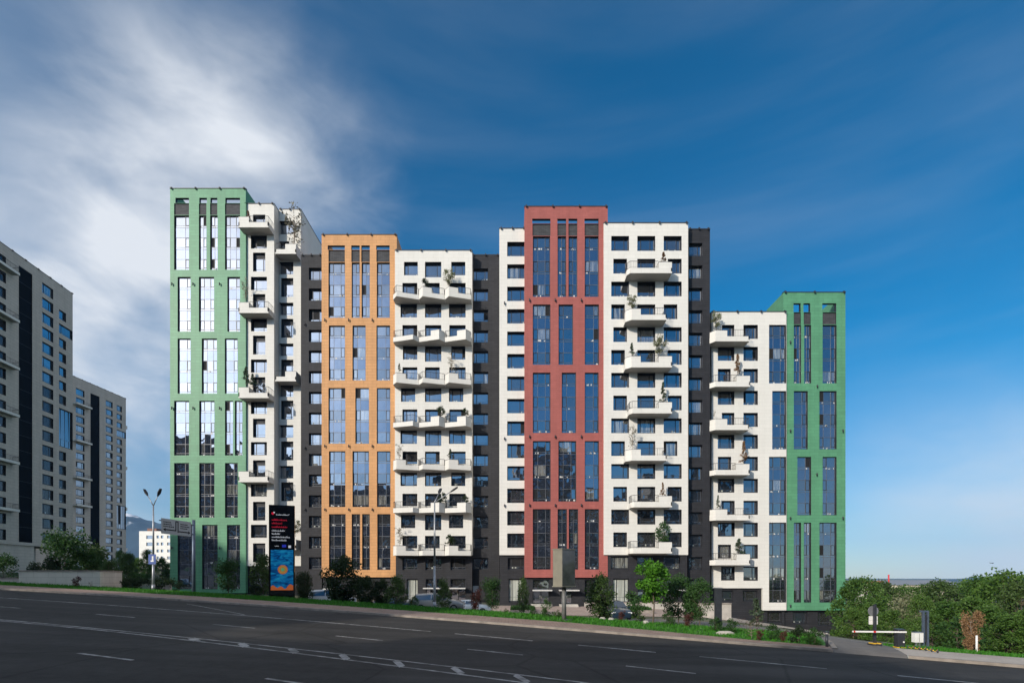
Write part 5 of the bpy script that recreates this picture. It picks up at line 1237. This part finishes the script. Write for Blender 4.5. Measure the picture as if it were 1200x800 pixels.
# bank around u=-.5, v=.75 (upper left)
du=MA('DIVIDE',MA('ADD',u_,.62),.34); dv=MA('DIVIDE',MA('ADD',v_,-.74),.46); bank=MA('SUBTRACT',1,SM(MA('ADD',MA('MULTIPLY',MA('SUBTRACT',.5,n2.outputs[0]),.8),MA('SQRT',MA('ADD',MA('MULTIPLY',du,du),MA('MULTIPLY',dv,dv)))),.05,1.3))
c1=MA('ADD',MA('MULTIPLY',MA('MULTIPLY',leftm,MA('SUBTRACT',1,MA('MULTIPLY',SM(v_,.50,1.05),.62))),MA('MULTIPLY_ADD',SM(nn,.30,.70),.35,.42)),MA('MULTIPLY',bank,MA('MULTIPLY_ADD',SM(nn,.34,.62),.50,.48)))
topfade=MA('SUBTRACT',1,MA('MULTIPLY',SM(v_,.85,1.25),.65))
c1=MA('MULTIPLY',c1,topfade)
lowr=MA('MULTIPLY',MA('MULTIPLY',SM(u_,.45,1.0),MA('SUBTRACT',1,SM(v_,.10,.50))),MA('MULTIPLY_ADD',SM(nn,.35,.65),.45,.42))
mp3=N(nt,'ShaderNodeMapping'); mp3.inputs['Rotation'].default_value=(0,math.radians(52),0); mp3.inputs['Scale'].default_value=(.7,1.2,5.5); nt.links.new(tc.outputs['Generated'],mp3.inputs[0])
n3=N(nt,'ShaderNodeTexNoise'); n3.inputs['Scale'].default_value=1.3; n3.inputs['Detail'].default_value=6; n3.inputs['Roughness'].default_value=.5; n3.inputs['Distortion'].default_value=.3; nt.links.new(mp3.outputs[0],n3.inputs[0])
wisp=MA('MULTIPLY',MA('MULTIPLY',SM(n3.outputs[0],.40,.72),SM(v_,.15,.6)),.12)
cl=MA('ADD',MA('MAXIMUM',MA('ADD',c1,lowr),MA('MAXIMUM',MA('MULTIPLY',MA('MAXIMUM',over,side),.5),MA('MULTIPLY',SM(u_,1.35,2.2),.95))),wisp,cl=True)  # far right cloud, out of view, brightened to fill the left blocks
hs=N(nt,'ShaderNodeHueSaturation'); hs.inputs['Saturation'].default_value=1.15; nt.links.new(sky.outputs[0],hs.inputs['Color'])
mu=N(nt,'ShaderNodeMix',data_type='RGBA',blend_type='MULTIPLY'); mu.inputs[0].default_value=1; nt.links.new(hs.outputs[0],mu.inputs[6]); tm=N(nt,'ShaderNodeMix',data_type='RGBA'); nt.links.new(SM(v_,.0,.48),tm.inputs[0]); tm.inputs[6].default_value=(.86,.97,1.0,1); tm.inputs[7].default_value=(.03,1.10,1.27,1); nt.links.new(tm.outputs[2],mu.inputs[7])
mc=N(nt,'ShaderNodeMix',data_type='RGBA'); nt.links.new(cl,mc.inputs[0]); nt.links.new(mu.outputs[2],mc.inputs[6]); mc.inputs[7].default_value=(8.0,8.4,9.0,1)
# glow of the thin cloud round the sun
dp=N(nt,'ShaderNodeVectorMath',operation='DOT_PRODUCT'); nt.links.new(tc.outputs['Generated'],dp.inputs[0]); dp.inputs[1].default_value=tuple(-SUNV)
gl=MA('MULTIPLY',MA('POWER',MA('MAXIMUM',dp.outputs['Value'],0),20),36)
gc=N(nt,'ShaderNodeCombineColor')
for k_,f_ in enumerate((1,.98,1.0)): nt.links.new(MA('MULTIPLY',gl,f_),gc.inputs[k_])
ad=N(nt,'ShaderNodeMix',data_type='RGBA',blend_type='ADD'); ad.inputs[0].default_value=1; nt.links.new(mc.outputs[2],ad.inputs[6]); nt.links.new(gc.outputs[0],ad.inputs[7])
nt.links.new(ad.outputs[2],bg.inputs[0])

# ------------------------------------------------------------------ camera
cd=bpy.data.cameras.new('camera'); cam=bpy.data.objects.new('camera',cd); COL.objects.link(cam); cam.location=(0,0,0); cam.rotation_euler=(math.pi/2,0,0)
cd.sensor_width=36; cd.lens=18; cd.shift_y=(HZ-400)/1200; cd.clip_end=20000; cd.clip_start=.1; S.camera=cam
S.view_settings.view_transform='Standard'; S.view_settings.look='None'; S.view_settings.exposure=0; S.view_settings.gamma=1
S.render.engine='CYCLES'; S.cycles.max_bounces=6; S.cycles.volume_bounces=0; S.cycles.transparent_max_bounces=4
